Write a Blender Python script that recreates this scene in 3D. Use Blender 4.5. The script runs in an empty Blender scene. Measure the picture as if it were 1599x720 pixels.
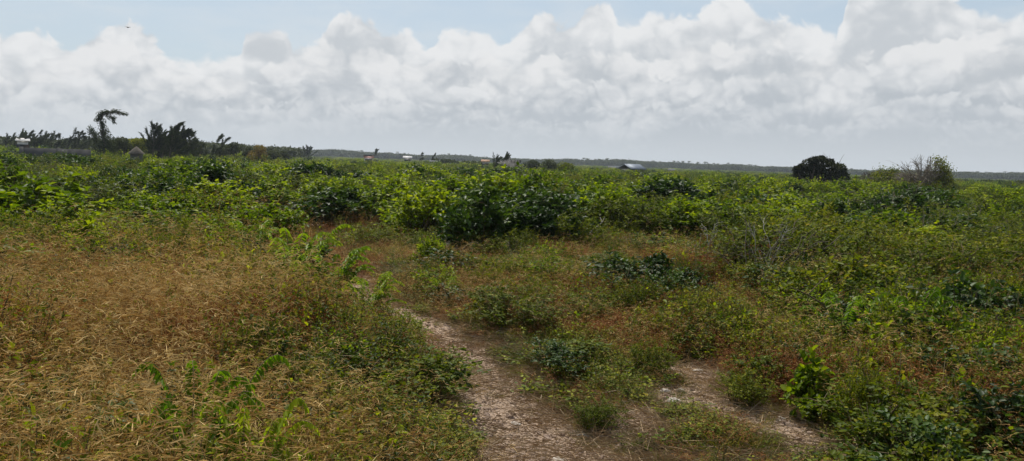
import bpy, math, random
import numpy as np
from mathutils import Vector, Matrix, Euler

rng = np.random.default_rng(11)
random.seed(5)
scene = bpy.context.scene
COL = scene.collection
R_ = math.radians

# ------------------------------------------------------------------ camera
F = 1208.0; CW, CH = 1599.0, 720.0
CAMZ = 1.72
PITCH = R_(5.0); ROLL = R_(1.95)
Rcam = (Matrix.Rotation(math.pi / 2 - PITCH, 3, 'X') @ Matrix.Rotation(ROLL, 3, 'Z'))
RN = np.array(Rcam)

def cam_dir(px, py):
    v = RN @ np.array([(px - CW / 2) / F, -(py - CH / 2) / F, -1.0])
    return v / np.linalg.norm(v)

def ground_pt(px, py, z=0.0):
    d = cam_dir(px, py)
    t = (z - CAMZ) / d[2]
    return d[0] * t, d[1] * t

def project(x, y, z):
    P = np.stack([x, y, z - CAMZ], -1) @ RN
    w = np.maximum(-P[..., 2], 0.05)
    return CW / 2 + F * P[..., 0] / w, CH / 2 - F * P[..., 1] / w

def hor_pt(px, dist):
    """ground point in the direction of picture column px (near the horizon), at the given distance"""
    d = cam_dir(px, 254 + 0.034 * (px - 800))
    n = math.hypot(d[0], d[1])
    return d[0] / n * dist, d[1] / n * dist

def height_at(px, py, dist):
    """height of a point seen at px,py if it stands at the given distance"""
    d = cam_dir(px, py)
    return CAMZ + d[2] / math.hypot(d[0], d[1]) * dist

cam_data = bpy.data.cameras.new('camera')
cam = bpy.data.objects.new('camera', cam_data)
cam.matrix_world = Matrix.Translation((0, 0, CAMZ)) @ Rcam.to_4x4()
cam_data.sensor_width = 36.0
cam_data.lens = 36.0 * F / CW
cam_data.clip_start = 0.05; cam_data.clip_end = 20000
COL.objects.link(cam); scene.camera = cam

# ------------------------------------------------------------------ helpers
def unit(v):
    return v / np.maximum(np.linalg.norm(v, axis=-1, keepdims=True), 1e-9)

class MB:
    """collects geometry for ONE mesh"""
    def __init__(s):
        s.V = []; s.F = []; s.T = []; s.M = []; s.n = 0
    def add(s, V, Fc, tint=0.5, mat=0):
        V = np.asarray(V, float)
        s.V.append(V)
        for f in (Fc if isinstance(Fc, list) else [Fc]):
            f = np.asarray(f, int)
            s.F.append(f + s.n); s.M.append(np.full(len(f), mat, int))
        s.T.append(np.broadcast_to(np.asarray(tint, float), (len(V),)).copy())
        s.n += len(V)
        return s
    def mesh(s, name, mats, smooth=False):
        V = np.concatenate(s.V); T = np.concatenate(s.T)
        loops = np.concatenate([f.ravel() for f in s.F])
        tot = np.concatenate([np.full(len(f), f.shape[1]) for f in s.F])
        M = np.concatenate(s.M)
        me = bpy.data.meshes.new(name)
        me.vertices.add(len(V)); me.vertices.foreach_set('co', V.ravel())
        me.loops.add(len(loops)); me.loops.foreach_set('vertex_index', loops)
        me.polygons.add(len(tot))
        me.polygons.foreach_set('loop_start', np.concatenate([[0], np.cumsum(tot)[:-1]]))
        me.polygons.foreach_set('loop_total', tot)
        me.polygons.foreach_set('material_index', M)
        if smooth: me.polygons.foreach_set('use_smooth', np.ones(len(tot), bool))
        a = me.attributes.new('tint', 'FLOAT', 'POINT'); a.data.foreach_set('value', T)
        for m in (mats if isinstance(mats, (list, tuple)) else [mats]): me.materials.append(m)
        me.update(); me.validate()
        return me

def rvec(n, r=None):
    r = r or rng
    return unit(r.normal(size=(n, 3)))

def leaves(mb, P, D, L, W, tint, fold=.25, droop=.15, mat=0, ovate=True, up=None):
    """n leaves: base P, direction D, length L, width W"""
    n = len(P); D = unit(D)
    U = np.array([0, 0, 1.0]) if up is None else up
    U = U + rng.normal(scale=.45, size=(n, 3))
    S = unit(np.cross(D, U)); N = np.cross(S, D)
    L = np.broadcast_to(L, (n,))[:, None]; W = np.broadcast_to(W, (n,))[:, None]
    tip = P + D * L - N * droop * L
    if ovate:
        a1 = P + D * L * .28; a2 = P + D * L * .68 - N * droop * L * .4
        V = np.stack([P, a1 + S * W * .5 + N * W * fold, a2 + S * W * .42 + N * W * fold, tip,
                      a2 - S * W * .42 + N * W * fold, a1 - S * W * .5 + N * W * fold], 1)
        b = np.arange(n)[:, None] * 6
        Fc = np.concatenate([b + [0, 1, 2, 3], b + [0, 3, 4, 5]])
    else:
        a = P + D * L * .45
        V = np.stack([P, a + S * W * .5 + N * W * fold, tip, a - S * W * .5 + N * W * fold], 1)
        b = np.arange(n)[:, None] * 4
        Fc = np.concatenate([b + [0, 1, 2], b + [0, 2, 3]])
    k = V.shape[1]
    mb.add(V.reshape(-1, 3), Fc, np.repeat(np.broadcast_to(tint, (n,)), k), mat)

def blades(mb, P, D, L, W, bend, tint, segs=3, mat=0, tiptint=None):
    """n curved tapering blades"""
    n = len(P); D = unit(D)
    L = np.broadcast_to(L, (n,))[:, None]; W = np.broadcast_to(W, (n,))[:, None]
    bend = np.broadcast_to(bend, (n,))[:, None]
    B = rng.normal(size=(n, 3)); B[:, 2] = 0; B = unit(B)
    S = unit(np.cross(D, B + 1e-3))
    rows = []
    for i in range(segs + 1):
        t = i / segs
        c = P + D * L * t + B * bend * L * t * t - np.array([0, 0, 1.]) * bend * L * .55 * t ** 2.4
        w = W * (1 - t) ** .6 * .5
        if i < segs: rows += [c - S * w, c + S * w]
        else: rows.append(c)
    V = np.stack(rows, 1); k = V.shape[1]
    b = np.arange(n)[:, None] * k
    q = [b + [2 * i, 2 * i + 1, 2 * i + 3, 2 * i + 2] for i in range(segs - 1)]
    Fs = [np.concatenate(q)] if q else []
    Fs.append(b + [2 * segs - 2, 2 * segs - 1, 2 * segs])
    tt = np.repeat(np.broadcast_to(tint, (n,)), k)
    mb.add(V.reshape(-1, 3), Fs, tt, mat)
    return V[:, -1]

def tube(mb, pts, rad, sides=4, tint=.5, mat=0):
    pts = np.asarray(pts, float); m = len(pts)
    rad = np.broadcast_to(rad, (m,))
    T = unit(np.gradient(pts, axis=0))
    ref = np.array([0.13, .21, 1.]) if abs(T[0][2]) < .9 else np.array([1., .2, .1])
    A = unit(np.cross(T, ref)); B = np.cross(T, A)
    th = np.linspace(0, 2 * math.pi, sides, endpoint=False)
    ring = A[:, None] * np.cos(th)[None, :, None] + B[:, None] * np.sin(th)[None, :, None]
    V = pts[:, None] + ring * rad[:, None, None]
    i = np.arange(m - 1)[:, None] * sides; j = np.arange(sides)[None]
    jn = (j + 1) % sides
    Fc = np.stack([i + j, i + jn, i + jn + sides, i + j + sides], -1).reshape(-1, 4)
    mb.add(V.reshape(-1, 3), Fc, tint, mat)

def curve_pts(a, b, n=5, sag=0., wob=0.):
    a = np.asarray(a, float); b = np.asarray(b, float)
    t = np.linspace(0, 1, n)[:, None]
    p = a + (b - a) * t
    p[:, 2] += sag * np.sin(t[:, 0] * math.pi)
    if wob:
        w = rng.normal(scale=wob, size=(n, 3)); w[0] = 0; w[-1] = 0
        p += w
    return p

def tag(o, label=None, cat=None, group=None, kind=None):
    if label: o['label'] = label
    if cat: o['category'] = cat
    if group: o['group'] = group
    if kind: o['kind'] = kind
    return o

def link(name, data, parent=None):
    o = bpy.data.objects.new(name, data); COL.objects.link(o)
    if parent is not None: o.parent = parent
    return o

# ------------------------------------------------------------------ materials
def new_mat(name):
    m = bpy.data.materials.new(name); m.use_nodes = True
    nt = m.node_tree; nt.nodes.clear()
    return m, nt, nt.nodes, nt.links

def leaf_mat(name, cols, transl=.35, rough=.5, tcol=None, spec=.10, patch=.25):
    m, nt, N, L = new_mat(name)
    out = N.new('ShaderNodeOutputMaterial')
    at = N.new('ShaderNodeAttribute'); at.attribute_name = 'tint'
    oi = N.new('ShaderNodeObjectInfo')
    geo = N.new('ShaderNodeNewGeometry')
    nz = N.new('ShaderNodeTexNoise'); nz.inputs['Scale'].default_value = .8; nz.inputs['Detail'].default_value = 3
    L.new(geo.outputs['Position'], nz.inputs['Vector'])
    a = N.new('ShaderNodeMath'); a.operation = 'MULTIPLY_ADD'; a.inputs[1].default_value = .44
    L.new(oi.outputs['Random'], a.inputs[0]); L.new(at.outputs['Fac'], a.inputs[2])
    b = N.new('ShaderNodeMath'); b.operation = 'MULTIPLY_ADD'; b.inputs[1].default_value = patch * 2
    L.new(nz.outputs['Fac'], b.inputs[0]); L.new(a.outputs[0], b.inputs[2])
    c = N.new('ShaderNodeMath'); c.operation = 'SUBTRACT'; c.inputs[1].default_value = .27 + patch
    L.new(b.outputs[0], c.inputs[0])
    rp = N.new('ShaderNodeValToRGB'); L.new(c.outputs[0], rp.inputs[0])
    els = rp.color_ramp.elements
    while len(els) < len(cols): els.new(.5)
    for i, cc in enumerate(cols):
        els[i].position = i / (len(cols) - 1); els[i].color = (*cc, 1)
    p = N.new('ShaderNodeBsdfPrincipled')
    p.inputs['Roughness'].default_value = rough
    p.inputs['Specular IOR Level'].default_value = spec
    L.new(rp.outputs[0], p.inputs['Base Color'])
    if transl > 0:
        t = N.new('ShaderNodeBsdfTranslucent')
        mx = N.new('ShaderNodeMix'); mx.data_type = 'RGBA'; mx.blend_type = 'MULTIPLY'; mx.inputs[0].default_value = 1
        L.new(rp.outputs[0], mx.inputs[6]); mx.inputs[7].default_value = (*(tcol or (1.5, 1.5, .7)), 1)
        L.new(mx.outputs[2], t.inputs['Color'])
        ms = N.new('ShaderNodeMixShader'); ms.inputs[0].default_value = transl
        L.new(p.outputs[0], ms.inputs[1]); L.new(t.outputs[0], ms.inputs[2]); L.new(ms.outputs[0], out.inputs[0])
    else:
        L.new(p.outputs[0], out.inputs[0])
    return m

def plain_mat(name, col, rough=.8, col2=None, scale=8., bump=0., metal=0., detail=5):
    m, nt, N, L = new_mat(name)
    out = N.new('ShaderNodeOutputMaterial'); p = N.new('ShaderNodeBsdfPrincipled')
    p.inputs['Roughness'].default_value = rough; p.inputs['Metallic'].default_value = metal
    p.inputs['Specular IOR Level'].default_value = .25
    tc = N.new('ShaderNodeTexCoord')
    nz = N.new('ShaderNodeTexNoise'); nz.inputs['Scale'].default_value = scale; nz.inputs['Detail'].default_value = detail
    L.new(tc.outputs['Object'], nz.inputs['Vector'])
    rp = N.new('ShaderNodeValToRGB'); L.new(nz.outputs['Fac'], rp.inputs[0])
    c2 = col2 or tuple(x * .6 for x in col)
    rp.color_ramp.elements[0].position = .35; rp.color_ramp.elements[1].position = .65
    rp.color_ramp.elements[0].color = (*c2, 1); rp.color_ramp.elements[1].color = (*col, 1)
    L.new(rp.outputs[0], p.inputs['Base Color'])
    if bump:
        bp = N.new('ShaderNodeBump'); bp.inputs['Strength'].default_value = bump
        L.new(nz.outputs['Fac'], bp.inputs['Height']); L.new(bp.outputs[0], p.inputs['Normal'])
    L.new(p.outputs[0], out.inputs[0])
    return m

M_bright = leaf_mat('leaf_bright', [(.028, .055, .004), (.10, .15, .006), (.24, .28, .010), (.36, .36, .018)], .42, .5, tcol=(1.5, 1.6, .4), spec=.14)
M_dark = leaf_mat('leaf_dark', [(.012, .028, .004), (.028, .06, .008), (.055, .10, .012), (.11, .16, .018)], .28, .5, spec=.2)
M_olive = leaf_mat('leaf_olive', [(.025, .045, .003), (.08, .11, .006), (.17, .19, .010), (.29, .24, .022)], .33, .55)
M_herb = leaf_mat('leaf_herb', [(.025, .048, .004), (.075, .105, .007), (.16, .18, .012), (.30, .24, .03)], .35, .5)
M_frond = leaf_mat('leaf_frond', [(.03, .07, .004), (.07, .14, .006), (.15, .23, .01), (.30, .33, .02)], .45, .4, tcol=(1.5, 1.6, .5))
M_grassg = leaf_mat('grass_green', [(.045, .07, .007), (.10, .125, .012), (.19, .18, .024), (.32, .24, .06)], .3, .6)
M_gold = leaf_mat('grass_gold', [(.045, .02, .006), (.15, .078, .02), (.33, .20, .06), (.66, .48, .21)], .25, .65, tcol=(1.2, 1.05, .8), patch=.5)
M_red = leaf_mat('weed_red', [(.075, .03, .01), (.17, .068, .022), (.26, .115, .036), (.38, .22, .075)], .25, .65, tcol=(1.3, .9, .7))
M_straw = leaf_mat('straw', [(.20, .13, .07), (.32, .22, .12), (.44, .33, .20), (.58, .47, .32)], .1, .7, tcol=(1, 1, .9))
M_stem = leaf_mat('stem', [(.05, .045, .02), (.10, .085, .035), (.17, .13, .07), (.26, .2, .12)], 0, .7)
M_twig = leaf_mat('twig_grey', [(.07, .055, .04), (.12, .10, .075), (.19, .16, .12), (.28, .25, .2)], 0, .75)
M_needle = leaf_mat('needle', [(.022, .034, .016), (.04, .058, .026), (.065, .085, .035), (.10, .12, .05)], .2, .6)
M_far = leaf_mat('far_leaf', [(.022, .034, .012), (.04, .055, .018), (.06, .075, .024), (.09, .10, .035)], .2, .6)
M_bark = plain_mat('bark', (.16, .13, .10), .9, (.07, .055, .045), 12, .3)
M_bone = leaf_mat('twig_bleached', [(.24, .21, .18), (.32, .29, .25), (.42, .39, .35), (.52, .49, .45)], 0, .8)

# ------------------------------------------------------------------ the footpath (world coordinates from its picture course)
path_px = [(905, 760, 330), (872, 715, 290), (838, 665, 215), (800, 625, 150), (762, 588, 105), (728, 552, 88), (690, 520, 76), (650, 497, 74), (612, 480, 72),
           (575, 462, 66), (548, 446, 60), (524, 428, 56), (508, 408, 60), (498, 388, 75), (480, 368, 95), (470, 352, 95), (430, 338, 60)]
PATH = []
for px, py, w in path_px:
    x, y = ground_pt(px, py)
    x2, y2 = ground_pt(px + w / 2, py)
    PATH.append((x, y, math.hypot(x2 - x, y2 - y) * .82))
x0, y0, w0 = PATH[0]
PATH = [(x0 + .9, y0 - 5.0, .6), (x0 + .45, y0 - 2.4, .6)] + PATH
PATH = np.array(PATH)
SPUR_px = [(985, 655, 34), (1045, 622, 26), (1100, 616, 30), (1160, 640, 36), (1225, 668, 40), (1285, 700, 34)]
SPUR = []
for px, py, w in SPUR_px:
    x, y = ground_pt(px, py); x2, y2 = ground_pt(px, py + w * .5)
    SPUR.append((x, y, abs(y - y2)))
SPUR = np.array(SPUR)
PATCH_px = [(1206, 506, 24, 18), (705, 655, 60, 14), (495, 362, 60, 12), (1085, 580, 60, 14), (560, 440, 30, 12)]
PATCH = []
for px, py, w, h in PATCH_px:
    x, y = ground_pt(px, py); x2, _ = ground_pt(px + w, py); _, y2 = ground_pt(px, py - h)
    PATCH.append((x, y, abs(x2 - x), abs(y2 - y)))

def poly_sd(x, y, P):
    """signed distance outside a variable-width line (negative inside)"""
    best = np.full(x.shape, 1e9)
    for (ax, ay, aw), (bx, by, bw) in zip(P[:-1], P[1:]):
        dx, dy = bx - ax, by - ay
        t = np.clip(((x - ax) * dx + (y - ay) * dy) / (dx * dx + dy * dy), 0, 1)
        d = np.hypot(x - ax - t * dx, y - ay - t * dy) - (aw + (bw - aw) * t)
        best = np.minimum(best, d)
    return best

def wob(x, y, s=1.0, seed=0.):
    return (np.sin(x * 2.1 * s + 1.3 + seed) * np.cos(y * 1.7 * s + .4 * seed) + .6 * np.sin(x * 4.7 * s + y * 3.9 * s + 2 * seed) + .4 * np.cos(x * 9.1 * s - y * 7.3 * s)) / 2.

def bare(x, y):
    """distance outside bare ground (negative = bare)"""
    d = poly_sd(x, y, PATH)
    d2 = poly_sd(x, y, SPUR) + .10 + .22 * wob(x, y, 2.2)
    d = np.minimum(d, d2)
    for i, (cx, cy, rx, ry) in enumerate(PATCH):
        q = np.hypot((x - cx) / rx, (y - cy) / ry)
        d = np.minimum(d, (q - 1) * min(rx, ry))
    return d + .06 * wob(x, y, 2.3, 1.)

def gz(x, y):
    x = np.asarray(x, float); y = np.asarray(y, float)
    r = np.hypot(x, y)
    near = .05 * np.sin(x * .9 + .5) * np.cos(y * .7) + .03 * np.sin(x * 2.3 + y * 1.9)
    fade = np.clip((r - 1) / 3, 0, 1) * np.clip(1 - (r - 40) / 60, 0, 1)
    p = poly_sd(x, y, PATH)
    sink = -.05 * np.clip(1 - p / .35, 0, 1) * np.clip(1 - (r - 30) / 20, 0, 1)
    return near * fade + sink

# ------------------------------------------------------------------ ground sheet
rs = np.concatenate([[0.], np.geomspace(.5, 7000, 330)])
na = 480
th = np.linspace(0, 2 * math.pi, na, endpoint=False)
RR, TT = np.meshgrid(rs[1:], th, indexing='ij')
GX = RR * np.cos(TT); GY = RR * np.sin(TT); GZ = gz(GX, GY)
V = np.concatenate([[[0, 0, 0]], np.stack([GX, GY, GZ], -1).reshape(-1, 3)])
nr = len(rs) - 1
i = np.arange(nr - 1)[:, None] * na; j = np.arange(na)[None]; jn = (j + 1) % na
quads = 1 + np.stack([i + j, i + na + j, i + na + jn, i + jn], -1).reshape(-1, 4)
tris = np.stack([np.zeros(na, int), 1 + np.arange(na), 1 + (np.arange(na) + 1) % na], -1)
bm_ = bare(V[:, 0], V[:, 1]); bm_[np.hypot(V[:, 0], V[:, 1]) > 60] = 5
mb = MB(); mb.add(V, [quads, tris], np.clip(.5 - bm_ / .5, 0, 1))

m, nt, N, L = new_mat('ground_soil')
out = N.new('ShaderNodeOutputMaterial'); p = N.new('ShaderNodeBsdfPrincipled'); p.inputs['Roughness'].default_value = .95
p.inputs['Specular IOR Level'].default_value = .15
geo = N.new('ShaderNodeNewGeometry')
def noise(scale, det=6, rough=.6):
    n = N.new('ShaderNodeTexNoise'); n.inputs['Scale'].default_value = scale; n.inputs['Detail'].default_value = det; n.inputs['Roughness'].default_value = rough
    L.new(geo.outputs['Position'], n.inputs['Vector']); return n
def ramp(src, stops):
    r = N.new('ShaderNodeValToRGB'); L.new(src, r.inputs[0]); e = r.color_ramp.elements
    while len(e) < len(stops): e.new(.5)
    for k, (po, c) in enumerate(stops): e[k].position = po; e[k].color = (*c, 1)
    return r
def mixc(f, a, b, bt='MIX'):
    x = N.new('ShaderNodeMix'); x.data_type = 'RGBA'; x.blend_type = bt
    if isinstance(f, float): x.inputs[0].default_value = f
    else: L.new(f, x.inputs[0])
    L.new(a, x.inputs[6]); L.new(b, x.inputs[7]); return x.outputs[2]
at = N.new('ShaderNodeAttribute'); at.attribute_name = 'tint'
n1 = noise(3.); n2 = noise(45., 8, .7); n3 = noise(160., 4, .6); n4 = noise(.35, 4)
grav = ramp(n2.outputs['Fac'], [(.32, (.13, .085, .055)), (.43, (.34, .24, .165)), (.56, (.50, .38, .28)), (.72, (.68, .57, .45))])
litter = ramp(n2.outputs['Fac'], [(.3, (.05, .032, .016)), (.5, (.11, .072, .034)), (.7, (.24, .17, .09))])
green = ramp(n1.outputs['Fac'], [(.35, (.035, .04, .012)), (.65, (.085, .065, .026))])
base = mixc(.45, litter.outputs[0], green.outputs[0])
e1 = N.new('ShaderNodeMath'); e1.operation = 'MULTIPLY_ADD'; e1.inputs[1].default_value = .5
L.new(n2.outputs['Fac'], e1.inputs[0]); L.new(at.outputs['Fac'], e1.inputs[2])
e1b = N.new('ShaderNodeMath'); e1b.operation = 'MULTIPLY_ADD'; e1b.inputs[1].default_value = .35
L.new(n1.outputs['Fac'], e1b.inputs[0]); L.new(e1.outputs[0], e1b.inputs[2])
e2 = N.new('ShaderNodeMapRange'); e2.inputs[1].default_value = .72; e2.inputs[2].default_value = .92
L.new(e1b.outputs[0], e2.inputs[0])
col = mixc(e2.outputs[0], base, grav.outputs[0])
L.new(col, p.inputs['Base Color'])
bp = N.new('ShaderNodeBump'); bp.inputs['Strength'].default_value = 1.; bp.inputs['Distance'].default_value = .03
L.new(n2.outputs['Fac'], bp.inputs['Height'])
bp2 = N.new('ShaderNodeBump'); bp2.inputs['Strength'].default_value = .6; bp2.inputs['Distance'].default_value = .01
L.new(n3.outputs['Fac'], bp2.inputs['Height']); L.new(bp.outputs[0], bp2.inputs['Normal'])
L.new(bp2.outputs[0], p.inputs['Normal'])
L.new(p.outputs[0], out.inputs[0])
ground = link('ground', mb.mesh('ground', m, smooth=True)); tag(ground, kind='structure')
ground['label'] = 'sandy soil with a narrow worn footpath winding through it'

# ------------------------------------------------------------------ plant prototypes (mesh data)
def shrub_meshes(name, mat, seed, lobes=8, twigs=26, per=9, leaf=(.06, .035), upright=.2, spread=.5, hgt=1., fill=.55, lean=.08, ovate=True, stemmat=None, stalks=0, base=.18, tw=(.14, .30)):
    """a shrub about 1 m wide and 1 m tall: returns (foliage mesh, stems mesh)"""
    global rng
    keep = rng; rng = np.random.default_rng(seed)
    fol = MB(); st = MB()
    C = []
    for k in range(lobes):
        a = 2 * math.pi * (k + rng.uniform(-.3, .3)) / max(lobes - 1, 1)
        rad = spread * rng.uniform(.35, .78) if k else 0.
        z = hgt * (rng.uniform(.30, .72) if k else .74)
        C.append(np.array([math.cos(a) * rad + lean * z, math.sin(a) * rad, z]))
    for c in C:
        b = np.array([rng.normal() * .05, rng.normal() * .05, -.03])
        q = curve_pts(b, c, 5, sag=-.04, wob=.02)
        tube(st, q, np.linspace(.016, .006, 5), 5, rng.uniform(.2, .8))
        R = rng.uniform(tw[0], tw[1], twigs)
        D = rvec(twigs); D[:, 2] = D[:, 2] * .8 + upright + .15; D = unit(D)
        for i in range(twigs):
            s = c - np.array([0, 0, 1]) * rng.uniform(0, .18)
            e = s + D[i] * R[i]
            if e[2] < base * rng.uniform(.2, 1): e[2] = base * rng.uniform(.3, 1)
            if rng.random() < .35: tube(st, [s, (s + e) / 2 + rng.normal(size=3) * .01, e], [.004, .003, .0015], 3, rng.uniform(.2, .9))
            t = rng.uniform(fill * .45, 1.05, per)[:, None]
            P = s + (e - s) * t + rng.normal(scale=.012, size=(per, 3))
            LD = unit(D[i] * .5 + rvec(per) * .85 + np.array([.15, 0, .1]))
            sz = rng.uniform(.65, 1.25, per)
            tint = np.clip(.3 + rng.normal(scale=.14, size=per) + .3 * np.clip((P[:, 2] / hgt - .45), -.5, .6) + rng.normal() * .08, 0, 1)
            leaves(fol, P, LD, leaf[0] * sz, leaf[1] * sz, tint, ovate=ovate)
    for k in range(stalks):
        a = rng.uniform(0, 2 * math.pi); r = rng.uniform(.1, .48)
        b = np.array([math.cos(a) * r * .5, math.sin(a) * r * .5, .2]); e = np.array([math.cos(a) * r + lean, math.sin(a) * r, hgt * rng.uniform(.8, 1.03)])
        q = curve_pts(b, e, 5, wob=.015); tube(st, q, np.linspace(.005, .002, 5), 3, rng.uniform(.3, 1))
        nn = per * 2
        t = rng.uniform(.3, 1, nn)[:, None]; P = b + (e - b) * t
        LD = rvec(nn) + np.array([.2, 0, .4]); sz = rng.uniform(.5, 1.1, nn)
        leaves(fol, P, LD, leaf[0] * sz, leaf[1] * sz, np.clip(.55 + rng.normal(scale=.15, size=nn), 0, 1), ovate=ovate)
    rng = keep
    return fol.mesh(name + '_foliage', mat), st.mesh(name + '_stems', stemmat or M_stem)

def wispy_meshes(name, mat, seed, n=40, hgt=1., leaf=(.038, .019), per=56, twigmat=None):
    """fine, loose shrub of many thin arching stems with small leaves"""
    global rng
    keep = rng; rng = np.random.default_rng(seed)
    fol = MB(); st = MB()
    for k in range(n):
        a = rng.uniform(0, 2 * math.pi); r = .52 * math.sqrt(rng.random())
        h = hgt * rng.uniform(.55, 1.05) * (1 - .45 * r)
        b = np.array([math.cos(a) * r * .25, math.sin(a) * r * .25, -.02])
        e = np.array([math.cos(a) * r + .12, math.sin(a) * r, h])
        q = curve_pts(b, e, 7, sag=.08, wob=.02)
        q[-1, 2] -= .05
        tube(st, q, np.linspace(.006, .0018, 7), 3, rng.uniform(.2, 1))
        for s in range(7):
            t0 = rng.uniform(.25, .95); i0 = min(int(t0 * 6), 5); f = t0 * 6 - i0
            o = q[i0] * (1 - f) + q[i0 + 1] * f
            d = unit(rvec(1)[0] + np.array([.25, 0, .35])); ln = rng.uniform(.1, .24)
            if rng.random() < .5: tube(st, [o, o + d * ln], [.002, .001], 3, rng.uniform(.3, 1))
            m_ = per // 4
            P = o + d * ln * rng.uniform(.1, 1.1, m_)[:, None] + rng.normal(scale=.008, size=(m_, 3))
            sz = rng.uniform(.6, 1.3, m_)
            leaves(fol, P, rvec(m_) * .8 + d * .5, leaf[0] * sz, leaf[1] * sz, np.clip(.42 + rng.normal(scale=.18, size=m_), 0, 1), ovate=False)
    rng = keep
    return fol.mesh(name + '_foliage', mat), st.mesh(name + '_stems', twigmat or M_stem)

def frond_meshes(name, seed, n=16, hgt=.85, length=.55, lf=(.07, .028), lean=.25):
    """plant of arching pinnate shoots whose leaflets hang in two rows"""
    global rng
    keep = rng; rng = np.random.default_rng(seed)
    fol = MB(); st = MB()
    for k in range(n):
        a = 2 * math.pi * k / n + rng.uniform(-.4, .4)
        out_ = np.array([math.cos(a) + lean * 2, math.sin(a), 0]); out_ = unit(out_)
        ln = length * rng.uniform(.6, 1.1); hh = hgt * rng.uniform(.55, 1.1)
        t = np.linspace(0, 1, 14)[:, None]
        q = out_ * (ln * t ** 1.25) + np.array([0, 0, 1.]) * (hh * np.sin(t * 1.9) / .95) + rng.normal(scale=.004, size=(14, 3))
        q += np.array([rng.normal() * .04, rng.normal() * .04, -.02])
        tube(st, q, np.linspace(.006, .0015, 14), 4, .6)
        m_ = 30
        tt = np.linspace(.28, 1, m_); idx = tt * 13; i0 = np.minimum(idx.astype(int), 12); f = (idx - i0)[:, None]
        P = q[i0] * (1 - f) + q[i0 + 1] * f
        T = unit(q[i0 + 1] - q[i0]); S = unit(np.cross(T, np.array([0, 0, 1.])))
        for sgn in (-1, 1):
            D = S * sgn * .8 + T * .35 + np.array([0, 0, -.55]) + rng.normal(scale=.1, size=(m_, 3))
            sz = (1.1 - .45 * np.abs(tt - .6) / .4) * rng.uniform(.85, 1.1, m_)
            leaves(fol, P, D, lf[0] * sz, lf[1] * sz, np.clip(.35 + .4 * tt + rng.normal(scale=.08, size=m_), 0, 1), fold=.12, droop=.2)
        # younger side leaves near the base
        m_ = 26
        P = q[rng.integers(1, 7, m_)] + rng.normal(scale=.04, size=(m_, 3))
        leaves(fol, P, rvec(m_) + out_ * .5, lf[0] * .8, lf[1] * .9, np.clip(rng.normal(.25, .12, m_), 0, 1))
    rng = keep
    return fol.mesh(name + '_foliage', M_frond), st.mesh(name + '_stems', M_stem)

def grass_mesh(name, mat, seed, n=60, h=.55, w=.006, spread=.16, bend=.35, heads=0, headmat=None, tint=.5, stems=0):
    global rng
    keep = rng; rng = np.random.default_rng(seed)
    mb = MB()
    r = spread * np.sqrt(rng.random(n)); a = rng.uniform(0, 6.283, n)
    P = np.stack([r * np.cos(a), r * np.sin(a), np.full(n, -.02)], -1)
    D = np.stack([np.cos(a) * r / spread * .45, np.sin(a) * r / spread * .45, np.ones(n)], -1) + rng.normal(scale=.2, size=(n, 3))
    blades(mb, P, D, h * rng.uniform(.35, 1., n), w * rng.uniform(.6, 1.3, n), bend * rng.uniform(.3, 2., n), np.clip(rng.normal(tint, .24, n), 0, 1))
    if heads:
        r = spread * np.sqrt(rng.random(heads)); a = rng.uniform(0, 6.283, heads)
        P = np.stack([r * np.cos(a), r * np.sin(a), np.full(heads, 0.)], -1)
        D = np.stack([np.cos(a) * .35 + .12, np.sin(a) * .35, np.ones(heads)], -1) + rng.normal(scale=.15, size=(heads, 3))
        tips = blades(mb, P, D, h * rng.uniform(.8, 1.25, heads), w * .45, bend * rng.uniform(.2, .9, heads), np.clip(rng.normal(tint + .1, .12, heads), 0, 1), segs=4)
        k = 5
        PP = np.repeat(tips, k, 0) + rng.normal(scale=.012, size=(len(tips) * k, 3))
        DD = rvec(len(PP)); DD[:, 2] = DD[:, 2] * .5 + .1; DD = unit(DD)
        blades(mb, PP, DD, rng.uniform(.022, .05, len(PP)), .0034, .5, np.clip(rng.normal(.82, .12, len(PP)), 0, 1), segs=2)
    rng = keep
    return mb.mesh(name, mat)

def panicle_mesh(name, seed, n=20, h=.5, spread=.18):
    """reddish weed: thin stems with airy panicles"""
    global rng
    keep = rng; rng = np.random.default_rng(seed)
    mb = MB()
    r = spread * np.sqrt(rng.random(n)); a = rng.uniform(0, 6.283, n)
    P = np.stack([r * np.cos(a), r * np.sin(a), np.full(n, -.02)], -1)
    D = np.stack([np.cos(a) * .25 + .08, np.sin(a) * .25, np.ones(n)], -1) + rng.normal(scale=.12, size=(n, 3))
    H = h * rng.uniform(.6, 1.1, n)
    blades(mb, P, D, H, .005, .15, np.clip(rng.normal(.45, .15, n), 0, 1))
    D = unit(D)
    k = 46
    t = rng.uniform(.35, 1.0, (n, k))
    PP = (P[:, None] + D[:, None] * (H[:, None] * t)[..., None] + rng.normal(scale=.022, size=(n, k, 3))).reshape(-1, 3)
    DD = rvec(n * k) + np.array([.1, 0, .5])
    leaves(mb, PP, DD, rng.uniform(.010, .028, n * k), .007, np.clip(rng.normal(.5, .2, n * k), 0, 1), ovate=False)
    blades(mb, P[rng.integers(0, n, 14)], rvec(14) * .5 + np.array([0, 0, 1.]), h * .5, .007, .6, np.clip(rng.normal(.7, .15, 14), 0, 1))
    rng = keep
    return mb.mesh(name, M_red)

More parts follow.
